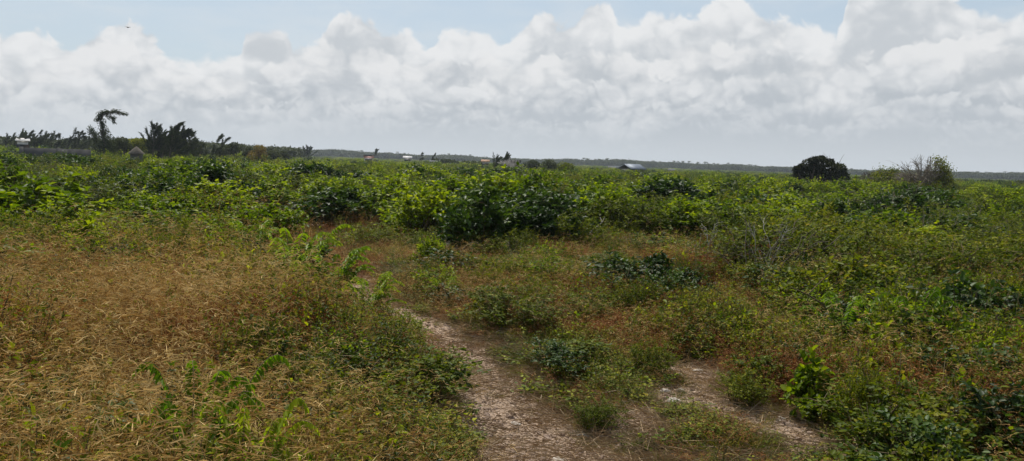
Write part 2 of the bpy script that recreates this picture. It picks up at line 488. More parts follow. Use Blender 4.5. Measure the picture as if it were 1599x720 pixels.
def herb_mesh(name, mat, seed, n=9, h=.5, leaf=(.036, .019), per=26, spread=.2):
    """small upright leafy weed"""
    global rng
    keep = rng; rng = np.random.default_rng(seed)
    mb = MB()
    for k in range(n):
        a = rng.uniform(0, 6.283); r = spread * math.sqrt(rng.random())
        b = np.array([math.cos(a) * r * .5, math.sin(a) * r * .5, -.02]); e = np.array([math.cos(a) * r + .05, math.sin(a) * r, h * rng.uniform(.5, 1.05)])
        q = curve_pts(b, e, 4, wob=.015); tube(mb, q, np.linspace(.0035, .0015, 4), 3, rng.uniform(.2, .9), mat=1)
        t = rng.uniform(.15, 1.03, per)[:, None]
        P = b + (e - b) * t + rng.normal(scale=.03, size=(per, 3)) * np.array([1, 1, .6])
        sz = rng.uniform(.5, 1.25, per)
        leaves(mb, P, rvec(per) + np.array([.1, 0, .25]), leaf[0] * sz, leaf[1] * sz, np.clip(.42 + rng.normal(scale=.2, size=per) + .1 * t[:, 0], 0, 1), ovate=leaf[0] > .045)
    rng = keep
    return mb.mesh(name, [mat, M_stem])

# ------------------------------------------------------------------ masses nobody could count: one object each, instanced over scattered points
def stuff(name, label, protos, X, Y, rotz, scl, idx, tilt=.0, zoff=0., cat=None, scl3=None):
    coll = bpy.data.collections.new(name + '_kinds')
    for k, me in enumerate(protos):
        coll.objects.link(bpy.data.objects.new('%s_kind_%02d' % (name, k), me))
    n = len(X)
    me = bpy.data.meshes.new(name)
    me.vertices.add(n)
    P = np.stack([X, Y, gz(X, Y) + zoff], -1)
    me.vertices.foreach_set('co', P.ravel())
    rot = np.stack([rng.normal(scale=tilt, size=n) if tilt else np.zeros(n), rng.normal(scale=tilt, size=n) if tilt else np.zeros(n), rotz], -1)
    a = me.attributes.new('rot', 'FLOAT_VECTOR', 'POINT'); a.data.foreach_set('vector', rot.ravel())
    s3 = scl3 if scl3 is not None else np.repeat(np.asarray(scl, float)[:, None], 3, 1)
    a = me.attributes.new('scl', 'FLOAT_VECTOR', 'POINT'); a.data.foreach_set('vector', s3.ravel())
    a = me.attributes.new('idx', 'INT', 'POINT'); a.data.foreach_set('value', np.asarray(idx, np.int32))
    for mm in protos[0].materials: me.materials.append(mm)
    o = link(name, me)
    tag(o, label, cat or name.replace('_', ' '), kind='stuff')
    ng = bpy.data.node_groups.new(name + '_scatter', 'GeometryNodeTree')
    ng.interface.new_socket('Geometry', in_out='INPUT', socket_type='NodeSocketGeometry')
    ng.interface.new_socket('Geometry', in_out='OUTPUT', socket_type='NodeSocketGeometry')
    gi = ng.nodes.new('NodeGroupInput'); go = ng.nodes.new('NodeGroupOutput')
    ci = ng.nodes.new('GeometryNodeCollectionInfo'); ci.inputs[0].default_value = coll
    ci.inputs['Separate Children'].default_value = True; ci.inputs['Reset Children'].default_value = True
    ip = ng.nodes.new('GeometryNodeInstanceOnPoints')
    ng.links.new(gi.outputs[0], ip.inputs['Points']); ng.links.new(ci.outputs[0], ip.inputs['Instance'])
    ip.inputs['Pick Instance'].default_value = True
    def na_(nm, ty):
        x = ng.nodes.new('GeometryNodeInputNamedAttribute'); x.data_type = ty; x.inputs[0].default_value = nm; return x.outputs[0]
    ng.links.new(na_('idx', 'INT'), ip.inputs['Instance Index'])
    ng.links.new(na_('scl', 'FLOAT_VECTOR'), ip.inputs['Scale'])
    er = ng.nodes.new('FunctionNodeEulerToRotation'); ng.links.new(na_('rot', 'FLOAT_VECTOR'), er.inputs[0])
    ng.links.new(er.outputs[0], ip.inputs['Rotation'])
    ng.links.new(ip.outputs[0], go.inputs[0])
    md = o.modifiers.new('scatter', 'NODES'); md.node_group = ng
    return o

TX = np.array([-100, 0, 200, 400, 600, 800, 1000, 1200, 1400, 1600, 1700.])
TY = np.array([262, 300, 340, 380, 430, 490, 560, 640, 720.])
def tab(rows):
    a = np.array(rows, float); a = np.concatenate([a[:, :1], a, a[:, -1:]], 1)
    return a
T_gold = tab([[.05, .05, .05, .05, 0, 0, .05, .05, .05],
              [.05, .1, .1, .05, 0, 0, .05, .1, .1], [.05, .25, .5, .6, 0, 0, .05, .2, .1], [.1, .2, .6, 1, .3, .2, .1, .2, .2],
              [.6, .8, .3, .8, .6, .3, .1, .1, .2], [1, 1, .8, .45, .5, .25, .15, .1, .1], [1, 1, .9, .6, .5, .6, .3, .1, .15],
              [1, 1, .8, .8, .3, .4, .5, .4, .45], [1, 1, .8, .8, .4, .5, .7, .7, .7]])
T_red = tab([[0, .1, .1, 0, 0, 0, 0, .1, .1],
             [0, .15, .2, 0, 0, 0, .05, .2, .1], [.1, .2, .2, .1, 0, 0, .1, .5, .2], [.2, .2, .15, .2, .9, .8, .4, .9, .7],
             [.7, .5, .6, .2, .8, 1, .4, .5, .9], [.6, .5, .7, .2, .3, .9, .6, .5, .7], [.4, .35, .45, .2, .1, .4, .4, .6, .6],
             [.1, .1, .15, .1, 0, .1, .3, .6, .6], [.1, .1, .1, .05, 0, 0, .15, .4, .5]])
T_green = tab([[1, 1, 1, 1, 1, 1, 1, 1, 1],
               [1, .8, .8, 1, 1, 1, 1, .8, .9], [1, .7, .5, .4, 1, 1, 1, .8, .9], [.9, .8, .4, .2, .8, .9, 1, .8, .9],
               [.8, .6, 1, .3, .6, .8, 1, 1, .9], [.6, .4, .5, .6, .7, .8, 1, 1, .9], [.7, .35, .4, .7, .5, .6, .7, 1, 1],
               [.7, .3, .4, .6, .4, .35, .4, .9, .8], [.5, .4, .5, .5, .3, .3, .3, .6, .6]])
T_h = tab([[1, 1, 1, 1, 1, 1, 1, 1, 1],
           [1, .9, .9, .9, .9, .9, .9, .9, .9], [.9, .8, .8, .6, .8, .8, .8, .8, .8], [.8, .7, .8, .28, .5, .6, .8, .75, .8],
           [.8, .75, .8, .35, .4, .5, .75, .75, .8], [.85, .85, .8, .35, .35, .45, .6, .75, .8], [.9, .9, .85, .45, .3, .35, .5, .75, .75],
           [.9, .9, .85, .6, .2, .2, .25, .65, .7], [.9, .9, .8, .6, .2, .2, .2, .45, .55]])
def lookup(T, x, y, z=.25):
    px, py = project(x, y, np.full(np.shape(x), z))
    py = py - .034 * (px - 800) * np.clip((360 - py) / 110, 0, 1)   # rows follow the tilted horizon far off
    u = np.clip(np.interp(px, TX, np.arange(len(TX))), 0, len(TX) - 1.001); v = np.clip(np.interp(py, TY, np.arange(len(TY))), 0, len(TY) - 1.001)
    i = u.astype(int); j = v.astype(int); fu = u - i; fv = v - j
    return (T[j, i] * (1 - fu) * (1 - fv) + T[j, i + 1] * fu * (1 - fv) + T[j + 1, i] * (1 - fu) * fv + T[j + 1, i + 1] * fu * fv)

def scatter(n, r0, r1, power=0., a=R_(50)):
    """points in a wide wedge ahead; power 0 = even density, 1 = density falls as 1/r"""
    u = rng.random(n); e = 2 - power
    r = (r0 ** e + (r1 ** e - r0 ** e) * u) ** (1 / e)
    t = rng.uniform(-a, a, n)
    return r * np.sin(t), r * np.cos(t)

def clump(x, y, s=1., seed=0.):
    return np.clip(.5 + .75 * wob(x * .55 * s + 3.1 * seed, y * .55 * s - 1.7 * seed, 1., seed), 0, 1)

def pick(n, r0, r1, power, T, gain=1., seed=0., clear=.04, contrast=1.4):
    x, y = scatter(n, r0, r1, power)
    pr = lookup(T, x, y) * gain * (1 - contrast * .7 + contrast * 1.4 * clump(x, y, 1., seed) - .0)
    b = bare(x, y) + np.clip((y - 10.5) / 3, 0, 1.5)
    ok = (rng.random(n) < pr) & (b > clear + .10 * rng.random(n)) & (np.hypot(x, y) > 1.5) & keepoff(x, y)
    return x[ok], y[ok]

def hfield(x, y):
    b = bare(x, y) + np.clip((y - 10.5) / 8, 0, .6)
    return lookup(T_h, x, y) * (.35 + .65 * np.clip(b / .55, 0, 1)) * (.38 + .75 * clump(x, y, 1.5, 5.) + .4 * clump(x, y, .5, 8.))

gold = [grass_mesh('gold_tuft', M_gold, 100 + k, n=60, h=.56, w=.0028, heads=34, spread=.13, tint=.45, bend=.16) for k in range(5)]
gold_far = [grass_mesh('gold_tuft', M_gold, 120 + k, n=60, h=.55, w=.011, heads=16, spread=.3, bend=.45) for k in range(3)]
tallg = [grass_mesh('tall_culms', M_gold, 130 + k, n=14, h=.85, w=.0035, heads=16, spread=.16, bend=.12, tint=.5) for k in range(3)]
redp = [panicle_mesh('red_weed', 140 + k) for k in range(4)]
herbs = [herb_mesh('herb', M_herb, 160 + k) for k in range(4)] + [herb_mesh('herb', M_olive, 170 + k, n=12, leaf=(.024, .012), per=34) for k in range(2)]
herbs += [herb_mesh('herb', M_bright, 180 + k, n=6, leaf=(.055, .034), per=16, h=.42) for k in range(2)]
gr = [grass_mesh('green_tuft', M_grassg, 200 + k, n=70, h=.3, w=.006, spread=.15, bend=.5, tint=.5) for k in range(4)]
straw = []
for k in range(4):
    keep = rng; rng = np.random.default_rng(220 + k)
    mb = MB(); n = 60
    P = np.stack([rng.normal(scale=.14, size=n), rng.normal(scale=.14, size=n), rng.uniform(.004, .03, n)], -1)
    D = rng.normal(size=(n, 3)); D[:, 2] = rng.uniform(0, .25, n)
    blades(mb, P, D, rng.uniform(.05, .2, n), .004, .08, np.clip(rng.normal(.5, .2, n), 0, 1), segs=2)
    straw.append(mb.mesh('straw', M_straw)); rng = keep

def go(name, label, protos, pts, smul=1., smin=.75, smax=1.25, tilt=.12, hf=True, i0=0, i1=None):
    x, y = pts; n = len(x)
    s = rng.uniform(smin, smax, n) * smul
    h = hfield(x, y) if hf else np.ones(n)
    s3 = np.stack([s * (.55 + .45 * h), s * (.55 + .45 * h), s * h], -1)
    return stuff(name, label, protos, x, y, rng.uniform(0, 6.283, n), s, rng.integers(i0, i1 or len(protos), n), tilt, scl3=s3)

FR = [ground_pt(a, b) + (c,) for a, b, c in [(300, 850, .33), (380, 865, .25), (455, 478, .5), (520, 486, .35), (1315, 575, .35), (1425, 590, .35), (1262, 655, .3), (1375, 618, .3)]]
def keepoff(x, y):
    k = np.zeros(x.shape, bool)
    for a, b, c in FR: k |= (np.hypot(x - a, y - b) < c) & (rng.random(len(x)) < .85)
    return ~k
def cat_(*ps): return np.concatenate([p[0] for p in ps]), np.concatenate([p[1] for p in ps])

go('dry_grass', 'thick golden dry grass with pale seed heads beside the footpath', gold,
   cat_(pick(8500, 1.4, 13, .5, T_gold, .44, 1., contrast=2.)), smul=1.2, smin=.6, smax=1.35, tilt=.2)
go('tall_dry_grass', 'tall wispy seeding stems standing above the golden grass', tallg, pick(4200, 1.6, 12, .5, T_gold, .6, 6., contrast=1.8), smul=.98)
go('dry_grass', 'pale dry grass further off between the shrubs', gold_far, cat_(pick(9000, 12, 55, .9, T_gold, .8, 1.)), smul=1.3)
go('reddish_weeds', 'rust red seeding weeds scattered through the field', redp, cat_(pick(10000, 1.6, 14, .5, T_red, .9, 2.), pick(12000, 13, 50, .9, T_red, .8, 2.)), smul=1.15)
go('undergrowth', 'small leafy green weeds filling the field', herbs, cat_(pick(14000, 1.6, 12, .5, T_green, .8, 3.), pick(20000, 11, 60, .9, T_green, .9, 3.)), smul=1.2)
xs, ys = scatter(16000, 1.5, 18, .6); b = bare(xs, ys)
pr = np.where(b < .35, 1.3, np.where(b < .8, .85, .35)) * (.35 + .9 * clump(xs, ys, 1.6, 4.)); pr[b < .03] = .2; pr[b < -.12] = .05; sp_ = poly_sd(xs, ys, SPUR) < .2; pr[sp_] = np.maximum(pr[sp_], .45); pr = np.where(np.hypot(xs, ys) > 10.5, .8, pr)
ok = (rng.random(len(xs)) < pr); xs, ys, b = xs[ok], ys[ok], b[ok]
s = rng.uniform(.5, 1.1, len(xs)) * (.35 + .65 * np.clip(b / .5, 0, 1))
s3 = np.stack([s, s, s * rng.uniform(.6, 1.1, len(xs))], -1)
stuff('green_grass', 'short green and yellowing grass along the edges of the footpath', gr, xs, ys, rng.uniform(0, 6.28, len(xs)), s, rng.integers(0, 4, len(xs)), .15, scl3=s3)
xs, ys = scatter(9000, 1.5, 16, .7); b = bare(xs, ys); ok = (b > -.02) | (rng.random(len(xs)) < .2); xs, ys = xs[ok], ys[ok]
stuff('straw_litter', 'fallen dry straw lying on the soil', straw, xs, ys, rng.uniform(0, 6.28, len(xs)), rng.uniform(.7, 1.4, len(xs)), rng.integers(0, 4, len(xs)), .05)

# gravel
def rock_mesh(name, seed, mat, sub=2, rough=.25, flat=.6):
    import bmesh
    r = np.random.default_rng(seed); bm = bmesh.new(); bmesh.ops.create_icosphere(bm, subdivisions=sub, radius=.5)
    planes = [unit(r.normal(size=3)) for _ in range(9)]; cut = r.uniform(.28, .45, 9)
    for v in bm.verts:
        c = np.array(v.co)
        for pl, q in zip(planes, cut):
            d = c @ pl
            if d > q: c = c - pl * (d - q) * .9
        c = c * (1 + r.normal() * rough * .12); c[2] *= flat
        v.co = c
    me = bpy.data.meshes.new(name); bm.to_mesh(me); bm.free(); me.materials.append(mat); return me
M_stone = leaf_mat('pebble', [(.22, .16, .12), (.36, .28, .22), (.46, .39, .32), (.66, .61, .54)], 0, .85, spec=.2, patch=.5)
M_white = plain_mat('limestone', (.58, .53, .46), .9, (.30, .26, .21), 5, .8, detail=10)
peb = [rock_mesh('pebble', 300 + k, M_stone, 1) for k in range(5)]
xs, ys = scatter(60000, 2.5, 14, .9, R_(35)); b = bare(xs, ys)
ok = (b < .05 + .2 * rng.random(len(xs)) ** 3); xs, ys = xs[ok][:16000], ys[ok][:16000]
for (px_, py_, n_) in [(1045, 612, 160), (1060, 628, 90), (1208, 506, 260), (910, 656, 40), (705, 655, 200), (1091, 577, 40), (1240, 672, 120), (872, 700, 60)]:
    gx_, gy_ = ground_pt(px_, py_); xs = np.concatenate([xs, rng.normal(gx_, .2, n_)]); ys = np.concatenate([ys, rng.normal(gy_, .2, n_)])
s = .008 + .06 * rng.random(len(xs)) ** 6 + .012 * rng.random(len(xs)); s[16000:] *= 1.9
stuff('gravel', 'small pale stones strewn over the footpath', peb, xs, ys, rng.uniform(0, 6.28, len(xs)), s, rng.integers(0, 5, len(xs)), .3, zoff=.002)

rocks = [(910, 656, 34, 15, 'white limestone lump beside the grass tuft at the right edge of the footpath'),
         (1040, 613, 24, 15, 'pale jagged rock at the left end of the stony clearing'),
         (1052, 626, 26, 14, 'pale rock lying just in front of the jagged one on the stony clearing'),
         (1030, 604, 14, 9, 'smallest chip of rock at the back of the little stone cluster'),
         (1091, 577, 22, 9, 'white flat stone in dry grass behind the stony clearing'),
         (872, 699, 44, 9, 'long flat cream stone embedded in the near footpath'),
         (806, 642, 22, 8, 'flat pale stone embedded in the left half of the footpath'),
         (1218, 655, 22, 12, 'round pale stone beside the broad leaved weed'),
         (1062, 612, 18, 10, 'small pale rock right of the stone cluster')]
for k, (px, py, w, h, lab) in enumerate(rocks):
    x, y = ground_pt(px, py); d = math.hypot(x, y); ww = w / F * math.hypot(d, CAMZ) * .8; hh = max(h / F * d * .9, .02)
    o = link('limestone_rock', rock_mesh('limestone_rock', 330 + k, M_white, 3, .5))
    o.location = (x, y, float(gz(x, y)) + hh * .08); o.scale = (ww, ww * .75, hh * 1.6); o.rotation_euler = (0, 0, random.uniform(-.4, .4))
    tag(o, lab, 'rock', 'pale rocks on the footpath and clearing')

# ------------------------------------------------------------------ individual shrubs
K = {}
K['bright'] = [shrub_meshes('bright', M_bright, 400 + k, lobes=10, twigs=27, per=9, leaf=(.062, .036), stalks=5) for k in range(4)]
K['dark'] = [shrub_meshes('dark', M_dark, 420 + k, lobes=10, twigs=27, per=9, leaf=(.075, .042), stalks=3) for k in range(3)]
K['olive'] = [wispy_meshes('olive', M_olive, 440 + k) for k in range(4)]
K['grey'] = [wispy_meshes('grey', M_olive, 460 + k, n=40, leaf=(.026, .012), twigmat=M_twig) for k in range(2)]
K['broad'] = [shrub_meshes('broad', M_bright, 480 + k, lobes=6, twigs=15, per=6, leaf=(.12, .085), stalks=2) for k in range(2)]
K['frond'] = [frond_meshes('frond', 500 + k) for k in range(3)]
K['spire'] = [shrub_meshes('spire', M_dark, 520 + k, lobes=7, twigs=22, per=9, leaf=(.075, .045), spread=.22, stalks=0, tw=(.1, .22)) for k in range(2)]
NAMES = dict(bright='leafy_shrub', dark='dark_shrub', olive='wispy_shrub', grey='grey_shrub', broad='broadleaf_weed', frond='frond_plant', spire='upright_shrub')
CATS = dict(bright='bush', dark='bush', olive='shrub', grey='shrub', broad='plant', frond='plant', spire='bush')
K['weed'] = [shrub_meshes('weed', mt, 540 + k, lobes=8, twigs=16, per=7, leaf=lf, stalks=6, base=.1) for k, (mt, lf) in enumerate([(M_herb, (.058, .036)), (M_bright, (.05, .03)), (M_herb, (.045, .026)), (M_dark, (.06, .036)), (M_olive, (.05, .024))])]
NAMES['weed'] = 'leafy_weed'; CATS['weed'] = 'weed'
PROTO = {}
def shrub(kind, x, y, w, h, rz, label, group=None, sub=None):
    ms = K[kind]; k = random.randrange(len(ms)) if sub is None else sub % len(ms)
    key = (kind, k)
    if key not in PROTO:
        r = bpy.data.objects.new(NAMES[kind], None); r.empty_display_size = .1
        COL.objects.link(r)
        link('foliage', ms[k][0], r); link('stems', ms[k][1], r)
        PROTO[key] = r
    else:
        src = PROTO[key]
        r = src.copy(); COL.objects.link(r)
        for ch in src.children:
            c = ch.copy(); COL.objects.link(c); c.parent = r
    for kk in ('group',):
        if kk in r: del r[kk]
    r.location = (x, y, float(gz(x, y)) - .01); r.scale = (w, w, h); r.rotation_euler = (random.uniform(-.06, .06), random.uniform(-.06, .06), rz)
    tag(r, label, CATS[kind], group)
    return r

hand = [ # kind, centre px, base py, width px, top py, label
 ('bright', 268, 318, 104, 248, 'rounded bright green bush standing alone behind the brown grass, its crown leaning right'),
 ('broad', 58, 372, 120, 280, 'pale shiny large leaved bush at the left edge of the field'),
 ('bright', 15, 350, 110, 255, 'tall light green bush cut off by the left edge'),
 ('broad', 25, 402, 90, 345, 'low yellow green broad leaved bush below the shiny one at the left edge'),
 ('olive', 140, 350, 150, 268, 'loose olive shrub between the shiny left edge bush and the rounded bright bush'),
 ('spire', 205, 352, 36, 288, 'small dark upright shrub left of the bare brown patch'),
 ('bright', 350, 368, 95, 300, 'mid green bush just left of the golden bend of the track'),
 ('olive', 300, 395, 120, 330, 'low olive shrub in front of the rounded bright bush'),
 ('dark', 505, 356, 115, 288, 'deeply shaded bush bordering the golden track bend'),
 ('spire', 545, 352, 40, 285, 'narrow dark bush at the right end of the golden track bend'),
 ('bright', 605, 352, 110, 285, 'bright bush between the shaded track bush and the big thicket'),
 ('olive', 580, 392, 90, 350, 'low olive shrub on the inner side of the track bend'),
 ('dark', 640, 312, 76, 258, 'dark topped bush rising behind the left end of the thicket'),
 ('bright', 690, 345, 120, 272, 'yellow green bush forming the left end of the big thicket'),
 ('dark', 742, 398, 120, 282, 'largest bush of the thicket with black hollow and bare twigs at its foot'),
 ('bright', 765, 350, 130, 264, 'sunlit bush crowning the middle of the big thicket'),
 ('bright', 832, 362, 120, 268, 'sunlit bush at the highest point of the thicket right half'),
 ('dark', 830, 396, 105, 315, 'dark leaved bush in the front row of the thicket right of the hollow'),
 ('olive', 890, 400, 100, 318, 'olive bush at the front right corner of the thicket'),
 ('bright', 905, 345, 90, 285, 'bright bush closing the right end of the thicket'),
 ('olive', 955, 380, 110, 305, 'loose olive shrub right of the thicket with a bare white stem'),
 ('dark', 1030, 350, 120, 278, 'dark rounded bush halfway between the thicket and the lone dark tree'),
 ('dark', 1097, 340, 80, 292, 'small dark bush right beside the larger rounded one'),
 ('bright', 1165, 325, 90, 275, 'leaning bright bush in front of the far palms'),
 ('dark', 1415, 352, 90, 290, 'glossy dark bush with pale shining leaves in the right half'),
 ('bright', 1375, 345, 80, 300, 'bright shrub touching the glossy dark bush on its left'),
 ('dark', 1290, 330, 60, 298, 'small dark bush below the lone dark tree'),
 ('dark', 1235, 338, 50, 305, 'little dark bush left of the one below the lone dark tree'),
 ('dark', 1578, 402, 56, 355, 'dark bush at the right edge of the field'),
 ('spire', 1322, 392, 46, 335, 'slender dark upright bush beside the heap of dry branches'),
 ('grey', 1185, 455, 190, 345, 'wide grey green fine leaved shrub with bleached bare branches'),
 ('grey', 1100, 440, 130, 365, 'fine grey green shrub left of the widest one'),
 ('spire', 1022, 462, 44, 396, 'dark vine covered stump of a bush among reddish weeds'),
 ('dark', 1062, 475, 70, 425, 'dark low bush right of the vine covered stump'),
 ('olive', 1310, 452, 170, 372, 'broad olive bush on the slope right of the grey green shrub'),
 ('olive', 1470, 470, 170, 380, 'olive bush in the right part amid reddish weeds'),
 ('olive', 1385, 500, 120, 430, 'small olive shrub between the fern like plants and the dead branch'),
 ('broad', 1262, 655, 80, 570, 'broad leaved weed with round pale leaves beside the stony clearing'),
 ('broad', 1375, 618, 90, 530, 'broad leaved weed behind the round leaved one'),
 ('olive', 1150, 632, 95, 580, 'low green tuft like shrub at the back of the stony clearing'),
 ('olive', 1008, 588, 70, 535, 'dark green fine leaved small shrub in dry grass right of the footpath'),
 ('olive', 1335, 700, 80, 575, 'upright weed close to the camera right of the stony clearing'),
 ('olive', 1440, 650, 140, 545, 'bushy green weed in the near right field'),
 ('olive', 1550, 620, 140, 510, 'loose weed near the right edge with dry stalks'),
 ('olive', 660, 612, 130, 555, 'low green weed spilling over the left edge of the footpath'),
 ('olive', 925, 650, 80, 602, 'low green weed behind the white limestone lump'),
 ('olive', 600, 560, 120, 490, 'green weed in dry grass left of the footpath middle'),
 ('bright', 460, 432, 90, 385, 'bright shrub behind the big fern like plant'),
 ('olive', 220, 440, 110, 390, 'small shrub in the golden grass at left'),
 ('olive', 20, 520, 120, 430, 'dark weed at the left edge among golden grass'),
 ('olive', 30, 660, 110, 580, 'shaded green weed in the near left corner'),
 ('bright', 655, 374, 115, 286, 'bright bush in front of the dark topped one left of the big thicket'),
 ('bright', 935, 374, 115, 294, 'bright bush just right of the big thicket, front row'),
 ('olive', 990, 380, 120, 300, 'loose yellow green bush second right of the big thicket'),
 ('bright', 1060, 384, 120, 305, 'bright bush before the dark rounded bush'),
 ('olive', 1135, 392, 125, 312, 'olive bush behind the wide grey green shrub, left side'),
 ('bright', 1225, 372, 120, 300, 'bright bush behind the wide grey green shrub, right side'),
 ('bright', 425, 332, 90, 276, 'bright bush above the left end of the golden track bend'),
 ('olive', 465, 322, 90, 268, 'olive bush above the golden track bend'),
 ('bright', 120, 388, 130, 318, 'low bright bush on the boundary of the golden grass near the left edge'),
 ('olive', 195, 398, 110, 335, 'olive bush on the boundary of the golden grass'),
 ('bright', 258, 402, 120, 335, 'low bright bush in front of the bare brown patch'),
 ('bright', 335, 410, 110, 345, 'low bright bush left of the largest fern like plant'),
 ('bright', 405, 398, 110, 325, 'bright bush at the left border of the golden track bend'),
 ('weed', 1500, 560, 170, 440, 'dense leafy weed among red stems near the right edge'),
 ('weed', 1420, 690, 130, 600, 'dark dense weed in the near right field'),
 ('weed', 1560, 740, 130, 635, 'leafy weed in the near right corner'),
 ('weed', 1330, 640, 110, 530, 'dense weed right behind the round leaved plant'),
 ('weed', 1200, 440, 150, 345, 'dark green leafy growth under the bleached branches'),
 ('weed', 1290, 500, 150, 400, 'leafy growth on the slope above the dark dead branch'),
 ('weed', 1400, 540, 140, 440, 'leafy growth between the dead branch and the red weeds'),
 ('weed', 650, 640, 170, 565, 'dark green weed overhanging the left edge of the footpath'),
 ('weed', 560, 700, 170, 600, 'dark leafy weed in golden grass left of the near footpath'),
 ('weed', 590, 590, 130, 510, 'leafy weed left of the middle footpath'),
 ('weed', 30, 560, 140, 460, 'dark leafy weed at the left edge'),
 ('weed', 60, 760, 180, 610, 'shaded leafy weed in the bottom left corner'),
 ('weed', 480, 650, 120, 570, 'small leafy weed within golden grass'),
 ('frond', 300, 850, 205, 625, 'nearest fern like plant with drooping leaflets in golden grass'),
 ('frond', 380, 865, 185, 672, 'low fern like plant crowding the nearest one on its right'),
 ('frond', 455, 478, 150, 388, 'largest fern like plant arching over the footpath from the left'),
 ('frond', 520, 486, 130, 415, 'fern like plant reaching right across the footpath'),
 ('frond', 575, 505, 110, 450, 'small fern like plant hanging over the footpath edge'),
 ('frond', 1315, 575, 130, 498, 'fern like plant under the dark dead branch'),
 ('frond', 1425, 590, 120, 505, 'fern like plant right of the dead branch'),
 ('frond', 1400, 475, 80, 440, 'small yellow green fern like plant further up the slope'),
 ('frond', 690, 478, 60, 448, 'tiny bright plant in dry grass right of the footpath'),
 ('frond', 395, 415, 90, 370, 'fern like plant behind the largest one on its left'),
]
placed = []
pyl_ = lambda a, b: b - .034 * (a - 800)
for kind, px, py, w, top, lab in hand:
    x, y = ground_pt(px, py); d = math.hypot(x, y)
    ww = w / F * d * 1.15; hh = max(height_at(px, top, d), .2) * 1.08
    if kind in ('frond',): ww = ww * .85; hh *= 1.55
    elif pyl_(px, py) > 400: hh *= 1.2
    if kind == 'frond' and py > 700: hh *= .82
    if kind == 'spire': ww *= 1.7
    shrub(kind, x, y, ww, hh, random.uniform(-.6, .6), lab, {'frond': 'fern like plants in the dry grass'}.get(kind, 'shrubs of the field'))
    placed.append((x, y, ww * .45))

# filler shrubs of the middle distance, each an object
side = lambda x, y: 'left' if x / y < -.2 else ('right' if x / y > .2 else 'middle')
def flabel(kind, px, d, w, h):
    look = {'bright': 'bright green leafy', 'dark': 'dark green leafy', 'olive': 'fine olive', 'grey': 'grey green twiggy'}[kind]
    size = 'low' if h < .75 else ('waist high' if h < 1.1 else 'chest high')
    wd = ' wide' if w > 1.7 else (' narrow' if w < 1.0 else '')
    if px < 180: where = 'towards the windswept casuarina'
    elif px < 360: where = 'below the casuarina clump'
    elif px < 520: where = 'beneath the brown leaved tree'
    elif px < 660: where = 'below the pink roofed house'
    elif px < 900: where = 'towards the bleached tree'
    elif px < 1060: where = 'below the grey metal roof'
    elif px < 1220: where = 'below the palms'
    elif px < 1350: where = 'around the lone dark tree'
    elif px < 1500: where = 'below the bare crowned tree'
    else: where = 'by the right edge'
    dep = 'quite near' if d < 12 else ('in mid field' if d < 20 else ('further out' if d < 32 else 'far out'))
    return '%s%s %s shrub %s %s' % (size, wd, look, where, dep)
cnt = 0; tries = 0
KC = {}
while cnt < 860 and tries < 60000:
    tries += 1
    x, y = scatter(1, 8.0, 62, .75, R_(40)); x = float(x[0]); y = float(y[0]); d = math.hypot(x, y)
    px, py = project(np.array([x]), np.array([y]), np.array([0.])); px = float(px[0]); py = float(py[0])
    pyl = py - .034 * (px - 800)
    if 600 < px < 1170 and pyl > 385: continue
    if bare(np.array([x]), np.array([y]))[0] < .9: continue
    if d < (12.5 if px > 470 else 9.8) and px < 900: continue
    if pyl > 450 and px > 900 and random.random() < .4: continue
    if any((x - a) ** 2 + (y - b) ** 2 < (c + .16 + .005 * d) ** 2 for a, b, c in placed): continue
    # open grassy lane left behind the track bend
    if 150 < px < 480 and 290 < pyl + 18 < 345 and random.random() < .6: continue
    q = random.random(); gl = float(clump(np.array([x]), np.array([y]), .35, 7.)[0])
    kind = 'bright' if q < .40 + .14 * gl else ('dark' if q < .62 else ('grey' if q > .93 else 'olive'))
    if px > 880 and pyl > 400 or (px > 600 and pyl > 410): kind = 'olive' if random.random() < .9 else 'grey'
    KC[kind] = KC.get(kind, 0) + 1
    if KC[kind] > 290: continue
    lim = 1.08 if d < 14 else ((1.42 if 420 < px < 1150 else 1.25) if d < 22 else 1.62)
    w = random.uniform(.75, 2.1) * (.62 if d < 14 else 1.15); h = min(random.uniform(.6, 1.05) * (.6 + .55 * w), lim) * random.uniform(.85, 1.)
    if px > 1000 and d < 14: h *= .9
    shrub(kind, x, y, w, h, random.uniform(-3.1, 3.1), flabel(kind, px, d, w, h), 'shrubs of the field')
    placed.append((x, y, w * .36)); cnt += 1
cnt = 0; tries = 0
while cnt < 295 and tries < 20000:
    tries += 1
    x, y = scatter(1, 2.6, 12.5, .8, R_(38)); x = float(x[0]); y = float(y[0]); d = math.hypot(x, y)
    A = lambda v: np.array([v])
    px, py = project(A(x), A(y), A(.2)); px = float(px[0]); py = float(py[0])
    b = float(bare(A(x), A(y))[0])
    if b < .3 or (930 < px < 1290 and py > 575): continue
    pr = (.9 if px > 1150 else (.45 if px > 950 else .3)) if px > 700 else (.75 if b < 1.1 else .5)
    pr *= .3 + 1.2 * float(clump(A(x), A(y), .9, 9.)[0])
    if random.random() > pr: continue
    hf_ = float(lookup(T_h, A(x), A(y))[0])
    w = random.uniform(.35, .85) * (1.3 if px > 1150 else 1.); h = random.uniform(.75, 1.25) * .66 * hf_ * (1.25 if px > 1150 else 1.) + .04
    where = ('in the golden grass' if px < 500 else 'on the left verge of the footpath' if px < 720 else 'between footpath and stony clearing' if px < 1000 else 'around the stony clearing' if px < 1200 else 'in the near right thicket')
    shrub('weed', x, y, w, h, random.uniform(-3, 3), ('low' if h < .4 else 'knee high') + ' leafy green weed ' + where + (' close to the camera' if d < 6 else ''), 'leafy weeds near the footpath')
    cnt += 1
cnt = 0
